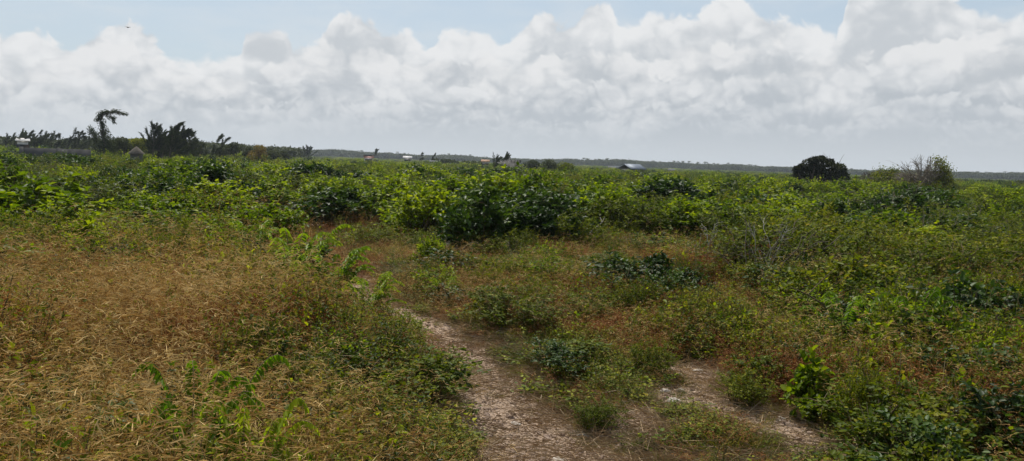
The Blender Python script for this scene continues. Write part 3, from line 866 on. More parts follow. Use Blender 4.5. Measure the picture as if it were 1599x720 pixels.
while cnt < 46:
    px = random.uniform(600, 1180); py = random.uniform(392, 520) + .034 * (px - 800)
    x, y = ground_pt(px, py); d = math.hypot(x, y)
    if float(bare(A(x), A(y))[0]) < .45 or any((x - a) ** 2 + (y - b) ** 2 < (c * .7 + .2) ** 2 for a, b, c in placed): continue
    w = random.uniform(.45, 1.15); h = random.uniform(.32, .68); kd = random.choice(['olive', 'weed', 'olive', 'grey', 'bright' if py < 440 else 'weed'])
    lb = {'olive': 'small fine olive shrub', 'grey': 'small grey green twiggy shrub', 'weed': 'leafy green weed', 'bright': 'small bright green bush'}[kd]
    shrub(kd, x, y, w, h, random.uniform(-3, 3), lb + ' in the reddish grass ' + ('before the big thicket' if px < 900 else 'between thicket and stony clearing'), 'low shrubs in the reddish grass')
    placed.append((x, y, w * .4)); cnt += 1

# far scrub: one mass
far_p = [K[k][j][0] for k in ('bright', 'olive', 'dark') for j in range(3)]
xs, ys = scatter(2600, 50, 160, .6, R_(44)); x2, y2 = scatter(4200, 150, 1100, .9, R_(44))
ok = (np.hypot(xs, ys) > 52 + 8 * rng.random(len(xs))); xs = np.concatenate([xs[ok], x2]); ys = np.concatenate([ys[ok], y2])
n = len(xs); d = np.hypot(xs, ys)
s = rng.uniform(1.2, 2.4, n) * np.clip(d / 90, 1, 4.5)
pxf, _ = project(xs, ys, np.zeros(n))
hh = np.where((pxf < 440) & (d > 85), rng.uniform(.95, 1.35, n), 1.) * np.minimum(rng.uniform(.8, 1.5, n) * (1 + .25 * rng.random(n) * (d > 120)), 1.75) * np.clip(1 + (d - 300) / 700, 1, 1.9)
stuff('scrub', 'unbroken low green scrub running out to the horizon', far_p, xs, ys, rng.uniform(0, 6.28, n), s, rng.choice(9, n, p=[.14, .13, .13, .15, .15, .14, .06, .05, .05]), .03, scl3=np.stack([s, s, hh], -1), zoff=-.1)

# ------------------------------------------------------------------ trees of the horizon
def tree_empty(name, x, y, label, cat, group=None):
    r = bpy.data.objects.new(name, None); COL.objects.link(r); r.location = (x, y, float(gz(x, y)) - .1); tag(r, label, cat, group); return r

def clumpy_crown(mb, centres, radii, leafL, n, tint=.4, squash=.7, flow=(0, 0, 0), ovate=False, mat=0):
    for c, r in zip(centres, radii):
        D = rvec(n); R = r * rng.uniform(.55, 1.05, n) ** .6
        P = np.asarray(c) + D * R[:, None] * np.array([1, 1, squash])
        LD = D * .5 + rvec(n) * .7 + np.asarray(flow)
        sz = rng.uniform(.6, 1.3, n)
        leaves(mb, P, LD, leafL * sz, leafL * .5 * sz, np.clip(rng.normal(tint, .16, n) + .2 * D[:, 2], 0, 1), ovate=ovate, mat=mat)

def casuarina(x, y, h, lean, label, group=None, dense=1., twist=False, spikes=9, width=.35, scale_leaf=1.):
    r = tree_empty('casuarina_tree', x, y, label, 'tree', group)
    st = MB(); cr = MB()
    t = np.linspace(0, 1, 9)
    trunk = np.stack([lean * h * t ** 1.6, rng.normal(scale=.02 * h, size=9) * t, h * .95 * t], -1)
    tube(st, trunk, np.linspace(.035 * h ** .6, .008, 9), 5)
    def spray(P0, P1, n, spreadr, Ls):
        tt = rng.random(n)[:, None]
        P = P0 + (P1 - P0) * tt + rng.normal(scale=spreadr, size=(n, 3)) * (1.08 - tt) * .8
        D = unit((P1 - P0)[None] * 1. + rng.normal(scale=.2 * np.linalg.norm(P1 - P0), size=(n, 3)) + np.array([.15, 0, -.05]))
        leaves(cr, P, D, Ls * rng.uniform(.6, 1.5, n), Ls * .11, np.clip(rng.normal(.4, .2, n), 0, 1), ovate=False, droop=.25)
    for k in range(spikes):
        f = rng.uniform(.18, .95) if k else .98
        i = min(int(f * 8), 7); p0 = trunk[i]
        a = rng.uniform(0, 6.283); ln = h * width * (1.15 - f) * rng.uniform(.6, 1.2) + h * .1
        d = unit(np.array([math.cos(a) * .6 + lean * 1.6 + .25, math.sin(a) * .6, rng.uniform(.5, 1.2)]))
        p1 = p0 + d * ln
        tube(st, [p0, (p0 + p1) / 2, p1], [.012 * h ** .5, .008, .004], 3)
        spray(p0 + (p1 - p0) * .2, p1 + d * ln * .15, int(110 * dense), .032 * h, .075 * h * scale_leaf)
    link('trunk', st.mesh('casuarina_trunk', M_bark), r); link('crown', cr.mesh('casuarina_crown', M_needle), r)
    return r

# the windswept one: built at its own distance, 90 m
D0 = 90.
x, y = hor_pt(160, D0); mpp = D0 / F
r = tree_empty('windswept_casuarina', x, y, 'tall windswept casuarina with its bent top streaming to the right', 'tree')
st = MB(); cr = MB()
Z0 = CAMZ
def L2(px, py): return np.array([(px - 160) * mpp, rng.normal() * .12, Z0 + (232.3 - py) * mpp * .9])
trunk = np.array([[.1, 0, 0], [.05, 0, .8], L2(163, 222), L2(160, 207), L2(161, 196), L2(158, 188), L2(160, 180), L2(168, 176.5), L2(180, 174.5), L2(192, 178)])
tube(st, trunk, [.16, .14, .12, .10, .08, .07, .06, .045, .03, .012], 5)
def sprayz(p0, p1, n, rad, Ls, flow):
    tt = rng.random(n)[:, None]
    P = p0 + (p1 - p0) * tt + rng.normal(scale=rad, size=(n, 3))
    D = unit((p1 - p0)[None] + np.asarray(flow) * np.linalg.norm(p1 - p0) + rng.normal(scale=.5 * np.linalg.norm(p1 - p0), size=(n, 3)))
    leaves(cr, P, D, Ls * rng.uniform(.6, 1.4, n), Ls * .22, np.clip(rng.normal(.35, .2, n), 0, 1), ovate=False, droop=.2)
for a_, b_, n_, rad in [((153, 190), (158, 178), 240, .13), ((156, 179), (168, 175), 200, .12), ((168, 176), (180, 173), 170, .12), ((178, 174), (194, 178), 160, .08), ((165, 180), (176, 184), 110, .10), ((174, 183), (177, 190), 50, .06),
                        ((158, 186), (162, 197), 160, .13), ((160, 196), (164, 208), 220, .2), ((158, 208), (168, 222), 420, .34), ((150, 212), (142, 200), 110, .12), ((154, 216), (144, 206), 160, .17), ((150, 222), (148, 212), 200, .25), ((162, 222), (168, 232), 420, .4), ((156, 226), (160, 234), 400, .45)]:
    p0, p1 = L2(*a_), L2(*b_)
    tube(st, [p0, p1], [.04, .015], 3)
    sprayz(p0, p1, int(n_ * .8), rad, .3, (.35, 0, .1))
link('trunk', st.mesh('windswept_trunk', M_bark), r); link('crown', cr.mesh('windswept_crown', M_needle), r)

def place_cas(px, top, D, lean, label, group=None, **kw):
    x, y = hor_pt(px, D); return casuarina(x, y, height_at(px, top, D), lean, label, group, **kw)
# clump of five right of the windswept tree
G1 = 'casuarinas of the tall clump'
for px, top, D, ln, lab in [(238, 193, 96, .05, 'casuarina at the left end of the tall clump, straight stemmed'),
                            (245, 199, 97, .15, 'casuarina filling the gap behind the tallest one of the clump'),
                            (250, 190, 94, .36, 'tallest casuarina of the clump, leaning right'),
                            (264, 202, 92, .12, 'bushy casuarina in the middle of the tall clump'),
                            (273, 197, 95, .25, 'right leaning casuarina right of the clump middle'),
                            (290, 206, 98, .2, 'lowest casuarina at the right end of the tall clump')]:
    place_cas(px, top, D, ln, lab, G1, spikes=26, dense=.7, width=.42)
place_cas(329, 208, 120, .3, 'thin casuarina between two round green trees', None, spikes=8)
place_cas(341, 211, 122, .25, 'second thin casuarina just right of its twin', None, spikes=8)
place_cas(100, 201, 150, .4, 'sparse feathery casuarina standing free in the far left row', None, spikes=12, dense=.5)
place_cas(116, 203, 150, .25, 'small dense casuarina nearest to the windswept tree', None, spikes=12)
G2 = 'far left row of casuarinas'
for k, px in enumerate([3, 10, 17, 24, 31, 37, 43, 48, 53, 58, 64, 70, 76, 82, 90, 107, 125, 133]):
    top = [210, 208, 206, 209, 204, 203, 207, 204, 206, 209, 208, 210, 207, 211, 213, 213, 213, 214][k]
    place_cas(px, top, 160 + 8 * math.sin(k * 2.3), .3 + .1 * math.sin(k), 'small right leaning casuarina in the far row above the grey wall', G2, spikes=11, dense=.55, width=.4, scale_leaf=1.3)
place_cas(480, 228, 240, .05, 'dark spiky casuarina in front of the hazy ridge', None, spikes=14, width=.6, scale_leaf=1.2)
place_cas(474, 230, 242, .02, 'smaller spiky tree touching the dark spiky casuarina', None, spikes=12, width=.6, scale_leaf=1.2)
place_cas(654, 237, 220, .2, 'thin windblown tree right of the white roofed houses', None, spikes=8)
place_cas(671, 238, 220, .4, 'strongly leaning tree behind the white house', None, spikes=12)
place_cas(780, 239, 120, .35, 'dark windblown tree left of the bleached tree', None, spikes=16, dense=1.4, width=.6)
place_cas(772, 244, 118, .1, 'low dark tree under the windblown one', None, spikes=14, dense=1.3, width=.9)
place_cas(584, 234, 260, .15, 'windblown trees top above the pink roof', None, spikes=12, width=.6)

def round_tree(px, top, wpx, D, label, mat=M_far, group=None, lobes=9, trunk=.35, tint=.45, name='round_tree', leafk=1., n=260, tilt=0.):
    x, y = hor_pt(px, D); h = height_at(px, top, D); w = wpx * D / F
    r = tree_empty(name, x, y, label, 'tree', group)
    st = MB(); cr = MB()
    cs = []; rd = []
    for k in range(lobes):
        a = 6.283 * k / lobes + rng.uniform(-.3, .3); q = rng.uniform(.15, .36) * w if k else 0
        cs.append(np.array([math.cos(a) * q + tilt * w, math.sin(a) * q * .8, h * rng.uniform(.42, .74) if k else h * .72])); rd.append(min(w * rng.uniform(.15, .24), h * .28))
    tube(st, [(0, 0, 0), (.02 * h, 0, h * .25), (0, 0, h * .6)], [.05 * h ** .7, .04 * h ** .7, .02], 6)
    for c in cs: tube(st, curve_pts((0, 0, h * .2), c, 4, wob=.03 * h), [.03 * h ** .6, .02 * h ** .6, .015, .008], 4)
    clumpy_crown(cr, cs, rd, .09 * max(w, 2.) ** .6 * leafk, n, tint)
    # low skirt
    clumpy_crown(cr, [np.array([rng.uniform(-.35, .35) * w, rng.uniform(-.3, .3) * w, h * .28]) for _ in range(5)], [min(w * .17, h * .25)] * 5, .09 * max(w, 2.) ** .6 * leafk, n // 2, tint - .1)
    link('trunk', st.mesh('tree_trunk', M_bark), r); link('crown', cr.mesh('tree_crown', mat), r)
    return r
for px, top, w, D, lab in [(192, 203, 40, 95, 'round green tree touching the windswept casuarina'), (213, 206, 44, 97, 'wide green tree above the thatched roof'), (178, 212, 22, 98, 'small green tree right behind the windswept trunk'),
                           (226, 208, 30, 100, 'dense green tree left of the tall casuarina clump'), (312, 210, 32, 110, 'round dark tree right of the casuarina clump'),
                           (366, 213, 32, 115, 'round green tree left of the brown leaved tree'), (348, 221, 24, 120, 'low green tree filling the gap beside the thin casuarinas'), (388, 221, 22, 118, 'small tree touching the brown leaved tree'),
                           (430, 228, 26, 125, 'flat dark tree right of the brown leaved tree'), (445, 230, 18, 130, 'last dark tree before the hazy ridge'),
                           (860, 246, 40, 110, 'dark green tree right of the bleached tree'), (884, 249, 34, 100, 'yellowish green tree right of the bleached tree'), (832, 247, 36, 125, 'dark tree behind the bleached tree'), (700, 247, 60, 190, 'wide dark tree right of the leaning tree'), (740, 250, 50, 180, 'dark tree left of the low dark one'), (672, 250, 34, 180, 'low tree around the white house')]:
    round_tree(px, top, w, D, lab, mat=M_far if px not in (884, 213) else M_olive)
# brown leaved tree
round_tree(404, 216, 34, 90, 'brown and yellow leaved tree with a forked trunk', mat=leaf_mat('leaf_brown', [(.10, .07, .02), (.17, .12, .035), (.22, .17, .05), (.30, .23, .08)], .3, .6), name='brown_tree', n=150)

# lone dark tree (right) and its lighter neighbour
D1 = 62.
def lone(px, D, pts, label, mat, leafL, n, name, trunkpts, twigs=0):
    x, y = hor_pt(px, D); k = D / F
    r = tree_empty(name, x, y, label, 'tree'); st = MB(); cr = MB()
    hy = 254 + .034 * (px - 800)
    cs = []; rd = []
    for (qx, qy, qr) in pts:
        cs.append(np.array([(qx - px) * k, rng.uniform(-.8, .8), CAMZ + (hy + .034 * (qx - px) - qy) * k])); rd.append(qr * k)
    for c in cs: tube(st, curve_pts((rng.normal() * .2, 0, 0), c, 5, wob=.12), [.12, .09, .06, .04, .02], 5)
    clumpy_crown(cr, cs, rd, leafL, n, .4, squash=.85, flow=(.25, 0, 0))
    for _ in range(twigs):
        c = cs[rng.integers(len(cs))]; e = c + np.array([rng.normal() * .6, rng.normal() * .4, rng.uniform(.5, 1.3)])
        tube(st, curve_pts(c, e, 4, wob=.05), [.025, .018, .012, .006], 3)
    link('trunk', st.mesh('tree_trunk', M_bark), r); link('crown', cr.mesh('tree_crown', mat), r); return r
M_lone = leaf_mat('leaf_lone', [(.012, .018, .007), (.024, .032, .01), (.04, .048, .014), (.075, .08, .022)], .12, .6)
lone(1278, D1, [(1262, 256, 10), (1275, 253, 11), (1286, 252, 9), (1290, 262, 12), (1268, 266, 13), (1256, 264, 10), (1250, 270, 7), (1280, 270, 13), (1296, 268, 10), (1243, 262, 4), (1302, 262, 7), (1252, 259, 4), (1265, 249, 5), (1283, 246.5, 4), (1294, 252, 5), (1270, 259, 10), (1287, 272, 12)],
     'lone dark dome shaped tree on the right horizon', M_lone, .17, 430, 'dark_tree', None, 2)
lone(1310, D1 + 4, [(1312, 262, 7), (1318, 268, 7), (1306, 270, 9), (1316, 274, 8), (1309, 260, 5)], 'small green tree with bare twigs leaning on the lone dark tree', M_far, .2, 380, 'green_tree', None, 9)

# bare crowned tree at right
def bare_tree(px, top, wpx, D, label, foliage, name='bare_tree', mat=M_twig, n0=7, leafmat=M_olive, nl=700, lf=.16):
    x, y = hor_pt(px, D); h = height_at(px, top, D); w = wpx * D / F
    r = tree_empty(name, x, y, label, 'tree'); st = MB(); cr = MB()
    tips = []
    def rec(p, d, ln, rad, lv):
        e = p + d * ln; m_ = (p + e) / 2 + rng.normal(size=3) * ln * .06
        tube(st, [p, m_, e], [rad, rad * .8, rad * .6], 4 if lv < 2 else 3, rng.uniform(.3, .9)); tips.append(e)
        if lv < 4:
            for _ in range(3 if lv else n0):
                dd = unit(d * .9 + rng.normal(scale=.55, size=3) * np.array([w / h * .8, .7, .6]) + np.array([.05, 0, .08]))
                rec(e if lv else p + d * ln * rng.uniform(.4, 1), dd, ln * rng.uniform(.6, .85), rad * .6, lv + 1)
    rec(np.array([0, 0, 0.]), np.array([0, 0, 1.]), h * .3, .13, 0)
    T = np.array(tips); sc = np.array([w / max(np.ptp(T[:, 0]), .1), w / max(np.ptp(T[:, 1]), .1), h / max(T[:, 2].max(), .1)])
    for v in st.V: v *= sc
    T *= sc
    if foliage:
        sel = T[(T[:, 0] > w * .12) | (T[:, 2] < h * .55)] if foliage == 'part' else T
        P = sel[rng.integers(len(sel), size=nl)] + rng.normal(scale=.18, size=(nl, 3))
        leaves(cr, P, rvec(nl), lf * rng.uniform(.6, 1.3, nl), lf * .5, np.clip(rng.normal(.45, .2, nl), 0, 1), ovate=False)
        link('crown', cr.mesh('tree_leaves', leafmat), r)
    link('trunk', st.mesh('tree_branches', mat), r); return r
def dome_tree(px, top, wpx, D, label, nl, n1=90, n2=16):
    """leafless dome of fine grey twigs, leafy on its right side and foot"""
    x, y = hor_pt(px, D); h = height_at(px, top, D); w = wpx * D / F / 2
    r = tree_empty('twiggy_tree', x, y, label, 'tree'); st = MB(); cr = MB(); ends = []
    tube(st, curve_pts((0, 0, 0), (.1, 0, h * .3), 4, wob=.03), [.14, .12, .1, .09], 6)
    for k in range(n1):
        a = rng.uniform(0, 6.283); e = math.asin(rng.uniform(.12, 1)); q = rng.uniform(.8, 1.04)
        p = np.array([math.cos(a) * math.cos(e) * w, math.sin(a) * math.cos(e) * w * .8, h * .28 + math.sin(e) * h * .7]) * np.array([q, q, 1])
        p[2] = min(p[2], h)
        c = curve_pts((.05, 0, h * rng.uniform(.12, .34)), p, 7, sag=.12, wob=.07)
        tube(st, c, np.linspace(.05, .012, 7), 4, rng.uniform(.3, .9))
        for j in range(n2):
            o = c[rng.integers(3, 7)]; d_ = unit(unit(p - c[0]) + rng.normal(scale=.55, size=3)); ln = rng.uniform(.2, .5)
            tube(st, [o, o + d_ * ln * .5, o + d_ * ln + rng.normal(scale=.05, size=3)], [.013, .01, .006], 3, rng.uniform(.3, 1)); ends.append(o + d_ * ln)
    E = np.array(ends); sel = E[(E[:, 0] > w * .42) | (E[:, 2] < h * .45)]
    P = sel[rng.integers(len(sel), size=nl)] + rng.normal(scale=.13, size=(nl, 3))
    leaves(cr, P, rvec(nl), .12 * rng.uniform(.6, 1.3, nl), .07, np.clip(rng.normal(.5, .2, nl), 0, 1), ovate=False)
    link('trunk', st.mesh('twiggy_branches', M_twig), r); link('crown', cr.mesh('twiggy_leaves', M_olive), r); return r
dome_tree(1441, 246, 74, 58, 'bare dome shaped tree of grey twigs, green leaved only at its right side', 6500)
bare_tree(1385, 261, 44, 70, 'low twiggy tree with yellow green leaves left of the bare crowned tree', 'all', nl=1500)
bare_tree(1412, 266, 30, 66, 'small brown twiggy tree against the bare crowned tree', 'part', nl=500)
bare_tree(1360, 264, 30, 90, 'thin grey brush at the left end of the twiggy trees', 'part', nl=500)
bare_tree(800, 243, 44, 108, 'bleached white leafless tree between dark trees near the middle', None, mat=M_bone, n0=9)
for px, top, w, D, lab in [(1340, 275, 40, 150, 'low green bush right behind the small green tree'), (1475, 268, 34, 75, 'green bush against the right side of the bare crowned tree'), (1455, 272, 40, 60, 'green bush under the bare crowned tree'), (1425, 275, 40, 62, 'yellowish bush at the foot of the bare crowned tree'), (1395, 272, 36, 75, 'yellowish bush among the twiggy trees'),
                           (1545, 279, 60, 160, 'low dark trees near the right edge'), (1500, 279, 60, 170, 'low green trees between bare crowned tree and right edge'), (1590, 280, 50, 150, 'low tree cut off by the right edge')]:
    round_tree(px, top, w, D, lab, mat=M_far if 'yell' not in lab else M_olive, name='low_tree', n=170)

# hazy ridge forest, far: one mass of trees nobody can tell apart, and the palms that stick out of it
def belt_top(px):
    return np.interp(px, [420, 470, 560, 640, 720, 780, 860, 940, 1000, 1100, 1200, 1260, 1340, 1480, 1599, 1720], [231.5, 233.5, 237.5, 241.5, 243.5, 248.5, 248.5, 250, 252.5, 256, 261, 263.5, 266, 268.5, 271.5, 274])
protoT = []
for k in range(5):
    keep = rng; rng = np.random.default_rng(700 + k)
    cr = MB(); cs = [np.array([rng.normal() * .28, rng.normal() * .28, rng.uniform(.3, .85)]) for _ in range(8)]
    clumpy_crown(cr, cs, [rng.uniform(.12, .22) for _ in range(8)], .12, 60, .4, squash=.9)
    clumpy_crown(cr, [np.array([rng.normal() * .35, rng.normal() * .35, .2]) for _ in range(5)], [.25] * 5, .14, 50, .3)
    tube(cr, [(0, 0, 0), (0, 0, .6)], [.03, .02], 4, mat=1)
    protoT.append(cr.mesh('far_tree', [M_far, M_bark])); rng = keep
n = 3000
pxs = rng.uniform(300, 1800, n); ds = rng.uniform(620, 860, n)
X = np.zeros(n); Y = np.zeros(n); H = np.zeros(n)
for k in range(n):
    X[k], Y[k] = hor_pt(pxs[k], ds[k]); py = belt_top(pxs[k]) - 1.4 + 1.2 * math.sin(pxs[k] * .05) * math.sin(pxs[k] * .021) + abs(rng.normal() * 2.); H[k] = max(height_at(pxs[k], py, ds[k]), 2.5)
s = rng.uniform(7, 13, n)
stuff('distant_forest', 'hazy blue green belt of trees along the horizon', protoT, X, Y, rng.uniform(0, 6.28, n), s, rng.integers(0, 5, n), 0., scl3=np.stack([s, s, H], -1), cat='forest')
# left far ground trees behind the casuarina row
n = 300; pxs = rng.uniform(-120, 460, n); ds = rng.uniform(190, 330, n)
X = np.zeros(n); Y = np.zeros(n); H = np.zeros(n)
for k in range(n):
    X[k], Y[k] = hor_pt(pxs[k], ds[k]); H[k] = height_at(pxs[k], np.interp(pxs[k], [0, 130, 260, 460], [213, 216, 217, 230]) + abs(rng.normal() * 2), ds[k])
s = rng.uniform(4, 7, n)
stuff('distant_trees', 'low dark tree line behind the casuarinas on the left', protoT, X, Y, rng.uniform(0, 6.28, n), s, rng.integers(0, 5, n), 0., scl3=np.stack([s, s, np.maximum(H, 2)], -1), cat='tree line')

palm_st = MB(); tube(palm_st, [(0, 0, 0), (.02, 0, .4), (.03, 0, .9)], [.018, .012, .01], 5)
palm_cr = MB()
for k in range(16):
    a = 6.283 * k / 16 + rng.uniform(-.2, .2); e = rng.uniform(-.2, .8)
    t = np.linspace(0, 1, 6)[:, None]; d = np.array([math.cos(a), math.sin(a), 0])
    q = np.array([.03, 0, .9]) + d * (.2 * t) + np.array([0, 0, 1.]) * (.14 * e * t - .14 * t ** 2 * (1.1 - e * .6))
    w = .035 * np.sin(np.clip(t * 2.9 + .2, 0, 3.1)) + .006; S = np.cross(d, [0, 0, 1.])
    V = np.concatenate([q - S * w - [0, 0, .012], q, q + S * w - [0, 0, .012]]); i = np.arange(5)[:, None]
    palm_cr.add(V, [np.concatenate([i + [0, 6, 7, 1], i + [6, 12, 13, 7]])], rng.uniform(.3, .6))
pm1 = palm_st.mesh('palm_trunk', M_bark); pm2 = palm_cr.mesh('palm_crown', M_far)
src = None
palms = [431, 452, 470, 511, 516, 529, 534, 541, 552, 560, 566, 588, 604, 620, 629, 690, 697, 712, 728, 733, 894, 915, 920, 927, 932, 936, 943, 947, 953, 960, 967, 975, 979, 985, 989, 993, 1000, 1008, 1013, 1020, 1024, 1030, 1057, 1062, 1067, 1074, 1083, 1090, 1097, 1104, 1110, 1117, 1124, 1132, 1140, 1146, 1153, 1160, 1168, 1176, 1184, 1192, 1200, 1208, 1216, 1224, 1232, 1330, 1339, 1352, 1490, 1500, 1512, 1521, 1532, 1541, 1549, 1560, 1571, 1583, 1592]
for k, px in enumerate(palms):
    px += random.uniform(-5, 5)
    D = 640 + 120 * random.random(); x, y = hor_pt(px, D); h = height_at(px, float(belt_top(px)) - random.uniform(1.5, 5.), D)
    lab = ('coconut palm rising from the hazy ridge left of the bleached tree' if px < 800 else 'coconut palm rising from the far forest between the bleached tree and the lone dark tree' if px < 1250 else 'coconut palm rising from the far forest right of the lone dark tree')
    if src is None:
        r = src = bpy.data.objects.new('palm_tree', None); COL.objects.link(r); link('trunk', pm1, r); link('crown', pm2, r)
    else:
        r = src.copy(); COL.objects.link(r)
        for ch in src.children: c = ch.copy(); COL.objects.link(c); c.parent = r
    r.location = (x, y, 0); r.scale = (h * .95, h * .95, h); r.rotation_euler = (0, 0, random.uniform(0, 6))
    tag(r, lab, 'palm', 'far palms ' + ('on the left ridge' if px < 800 else 'in the middle forest' if px < 1250 else 'in the right forest'))

# ------------------------------------------------------------------ buildings on the horizon
M_wallw = plain_mat('white_plaster', (.78, .76, .72), .8, (.66, .63, .58), 3)
M_wallg = plain_mat('grey_block', (.12, .115, .11), .9, (.07, .068, .065), 1.5, .2)
M_pink = plain_mat('pink_roof', (.52, .26, .20), .7, (.42, .19, .15), 4)
M_tin = plain_mat('metal_roof', (.17, .20, .24), .6, (.13, .155, .19), 2, metal=.3)
M_whiteroof = plain_mat('pale_roof', (.62, .61, .6), .6, (.5, .48, .46), 2)
M_thatch = plain_mat('thatch', (.15, .13, .10), .95, (.09, .075, .06), 6, .5)
M_glass = plain_mat('dark_opening', (.03, .03, .035), .3)
M_wood = plain_mat('door_wood', (.12, .07, .04), .7)
def box(mb, x0, x1, y0, y1, z0, z1):
    V = [(x, y, z) for z in (z0, z1) for x, y in ((x0, y0), (x1, y0), (x1, y1), (x0, y1))]
    mb.add(V, np.array([[0, 3, 2, 1], [4, 5, 6, 7], [0, 1, 5, 4], [1, 2, 6, 5], [2, 3, 7, 6], [3, 0, 4, 7]]))
def house(px, D, wpx, walltop, ridge, label, roofmat, wallmat=None, style='gable', depth=6., rz=0., name='house', windows=2):
    wallmat = wallmat or M_wallw
    x, y = hor_pt(px, D); w = wpx * D / F / 2
    hw = height_at(px, walltop, D); hr = height_at(px, ridge, D)
    r = bpy.data.objects.new(name, None); COL.objects.link(r); r.location = (x, y + depth / 2, 0); r.rotation_euler = (0, 0, -math.atan2(x, y) + rz)
    tag(r, label, 'house')
    b = MB(); box(b, -w, w, -depth / 2, depth / 2, -.1, hw); link('wall', b.mesh('wall', wallmat), r)
    b = MB(); o = .3; dd = depth / 2 + o; ww = w + o
    if style == 'flat': box(b, -ww, ww, -dd, dd, hw + .003, max(hr, hw + .2))
    elif style == 'hip':
        V = [(-ww, -dd, hw), (ww, -dd, hw), (ww, dd, hw), (-ww, dd, hw), (-ww + dd * .9, 0, hr), (ww - dd * .9, 0, hr), (-ww, -dd, hw + .12), (ww, -dd, hw + .12), (ww, dd, hw + .12), (-ww, dd, hw + .12)]
        b.add(V, [np.array([[0, 3, 2, 1], [0, 1, 7, 6], [1, 2, 8, 7], [2, 3, 9, 8], [3, 0, 6, 9], [6, 7, 5, 4], [8, 9, 4, 5]]), np.array([[7, 8, 5], [9, 6, 4]])])
    else:
        V = [(-ww, -dd, hw), (ww, -dd, hw), (ww, dd, hw), (-ww, dd, hw), (-ww, 0, hr), (ww, 0, hr)]
        V += [(a, c, z + .12) for a, c, z in V]
        b.add(V, [np.array([[6, 7, 11, 10], [8, 9, 10, 11], [0, 4, 5, 1], [2, 5, 4, 3], [0, 1, 7, 6], [2, 3, 9, 8], [1, 5, 11, 7], [5, 2, 8, 11], [4, 0, 6, 10], [3, 4, 10, 9]])])
    link('roof', b.mesh('roof', roofmat), r)
    for k in range(windows):
        cx = -w + 2 * w * (k + 1) / (windows + 2)
        b = MB(); box(b, cx - .45, cx + .45, -depth / 2 - .05, -depth / 2 + .04, hw * .45, hw * .8); link('window', b.mesh('window', M_glass), r)
    b = MB(); cx = -w + 2 * w * (windows + 1) / (windows + 2); box(b, cx - .4, cx + .4, -depth / 2 - .05, -depth / 2 + .04, -.05, min(2., hw * .85)); link('door', b.mesh('door', M_wood), r)
    return r
house(17, 150, 12, 220, 216, 'low white roofed building at the far left edge', M_wallw, style='gable', windows=3)
house(573, 230, 13, 246.5, 242, 'house with a pink hipped roof before the hazy ridge', M_pink, style='hip')
house(634, 220, 11, 247, 244.3, 'left white roofed house half hidden in trees', M_whiteroof, style='gable')
house(675, 170, 9, 253.5, 250.8, 'white flat roofed house below the leaning tree', M_whiteroof, style='flat')
house(757, 150, 9, 253, 250.2, 'orange roofed house left of the bleached tree', plain_mat('orange_roof', (.45, .28, .17), .8), style='gable')
house(800, 112, 20, 254, 250, 'grey walled hut behind the bleached tree', M_wallg, style='flat')
h_ = house(990, 140, 22, 264.5, 257.2, 'house with a large grey blue metal roof', M_tin, M_wallg, style='gable', depth=5, rz=.45)
house(960, 300, 16, 261.5, 259.5, 'low white building left of the metal roofed house', M_whiteroof, style='flat')
house(1051, 280, 8, 266, 263.8, 'tiny white hut right of the metal roofed house', M_whiteroof, style='flat')
# thatched hut
x, y = hor_pt(213, 70); r = bpy.data.objects.new('thatched_hut', None); COL.objects.link(r); r.location = (x, y, 0)
tag(r, 'small hut with a grey thatched cone roof under the wide green tree', 'hut')
zt = height_at(213, 228.6, 70); w = 10 * 70 / F
b = MB(); tube(b, [(0, 0, -.1), (0, 0, zt - .6)], [w * .8, w * .8], 14); link('wall', b.mesh('hut_wall', M_wallg), r)
b = MB(); tube(b, [(0, 0, zt - .62), (0, 0, zt - .52), (0, 0, zt - .1), (0, 0, zt)], [w * 1.05, w, w * .25, .01], 16); link('roof', b.mesh('hut_roof', M_thatch), r)
# long low block wall
D = 75.; xa, ya = hor_pt(30, D); xb, yb = hor_pt(142, D)
zt = height_at(90, 230.8, D) - .07
b = MB(); Lw = math.hypot(xb - xa, yb - ya); box(b, 0, Lw, -.1, .1, -.1, zt)
k = 0.
while k < Lw: box(b, k, k + .3, -.16, .16, -.1, zt + .07); k += 2.6
o = link('block_wall', b.mesh('block_wall', M_wallg)); o.location = (xa, ya, 0); o.rotation_euler = (0, 0, math.atan2(yb - ya, xb - xa)); tag(o, 'long low dark grey block wall below the casuarina row', 'wall')

# ------------------------------------------------------------------ dead branches
def dead(name, px, py, wpx, hpx, label, n=5, mat=M_twig, up=.5, lean=.3, thick=.014, cat='branch', lv=2, z0=0.):
    x, y = ground_pt(px, py); d = math.hypot(x, y); w = wpx / F * d; h = hpx / F * d
    b = MB()
    def rec(p, dr, ln, rad, l):
        q = [p]; dd = dr
        for s_ in range(3):
            dd = unit(dd + rng.normal(scale=.18, size=3)); q.append(q[-1] + dd * ln / 3)
        tube(b, q, np.linspace(rad, rad * .45, 4), 4, rng.uniform(.3, .95))
        if l > 0:
            for _ in range(3): rec(q[rng.integers(1, 4)], unit(dd + rng.normal(scale=.6, size=3)), ln * .6, rad * .5, l - 1)
    for k in range(n):
        dr = unit(np.array([rng.uniform(-1, 1) * (1 - up) + lean, rng.uniform(-.6, .6) * (1 - up), up + rng.uniform(0, .3)]))
        rec(np.array([rng.uniform(-.3, .3) * w, rng.uniform(-.15, .15) * w, z0]), dr, max(w, h) * rng.uniform(.6, 1.) * .62, thick, lv)
    o = link(name, b.mesh(name, mat)); o.location = (x, y, float(gz(x, y))); tag(o, label, cat); return o
dead('dead_branches', 705, 412, 60, 60, 'tangle of bare grey twigs at the foot of the thicket hollow', 6, up=.45, lean=.1, thick=.013, cat='dead branches')
dead('dead_branches', 800, 425, 60, 50, 'dry brown twigs among reddish weeds before the thicket', 5, M_twig, up=.5, thick=.008, cat='dead branches')
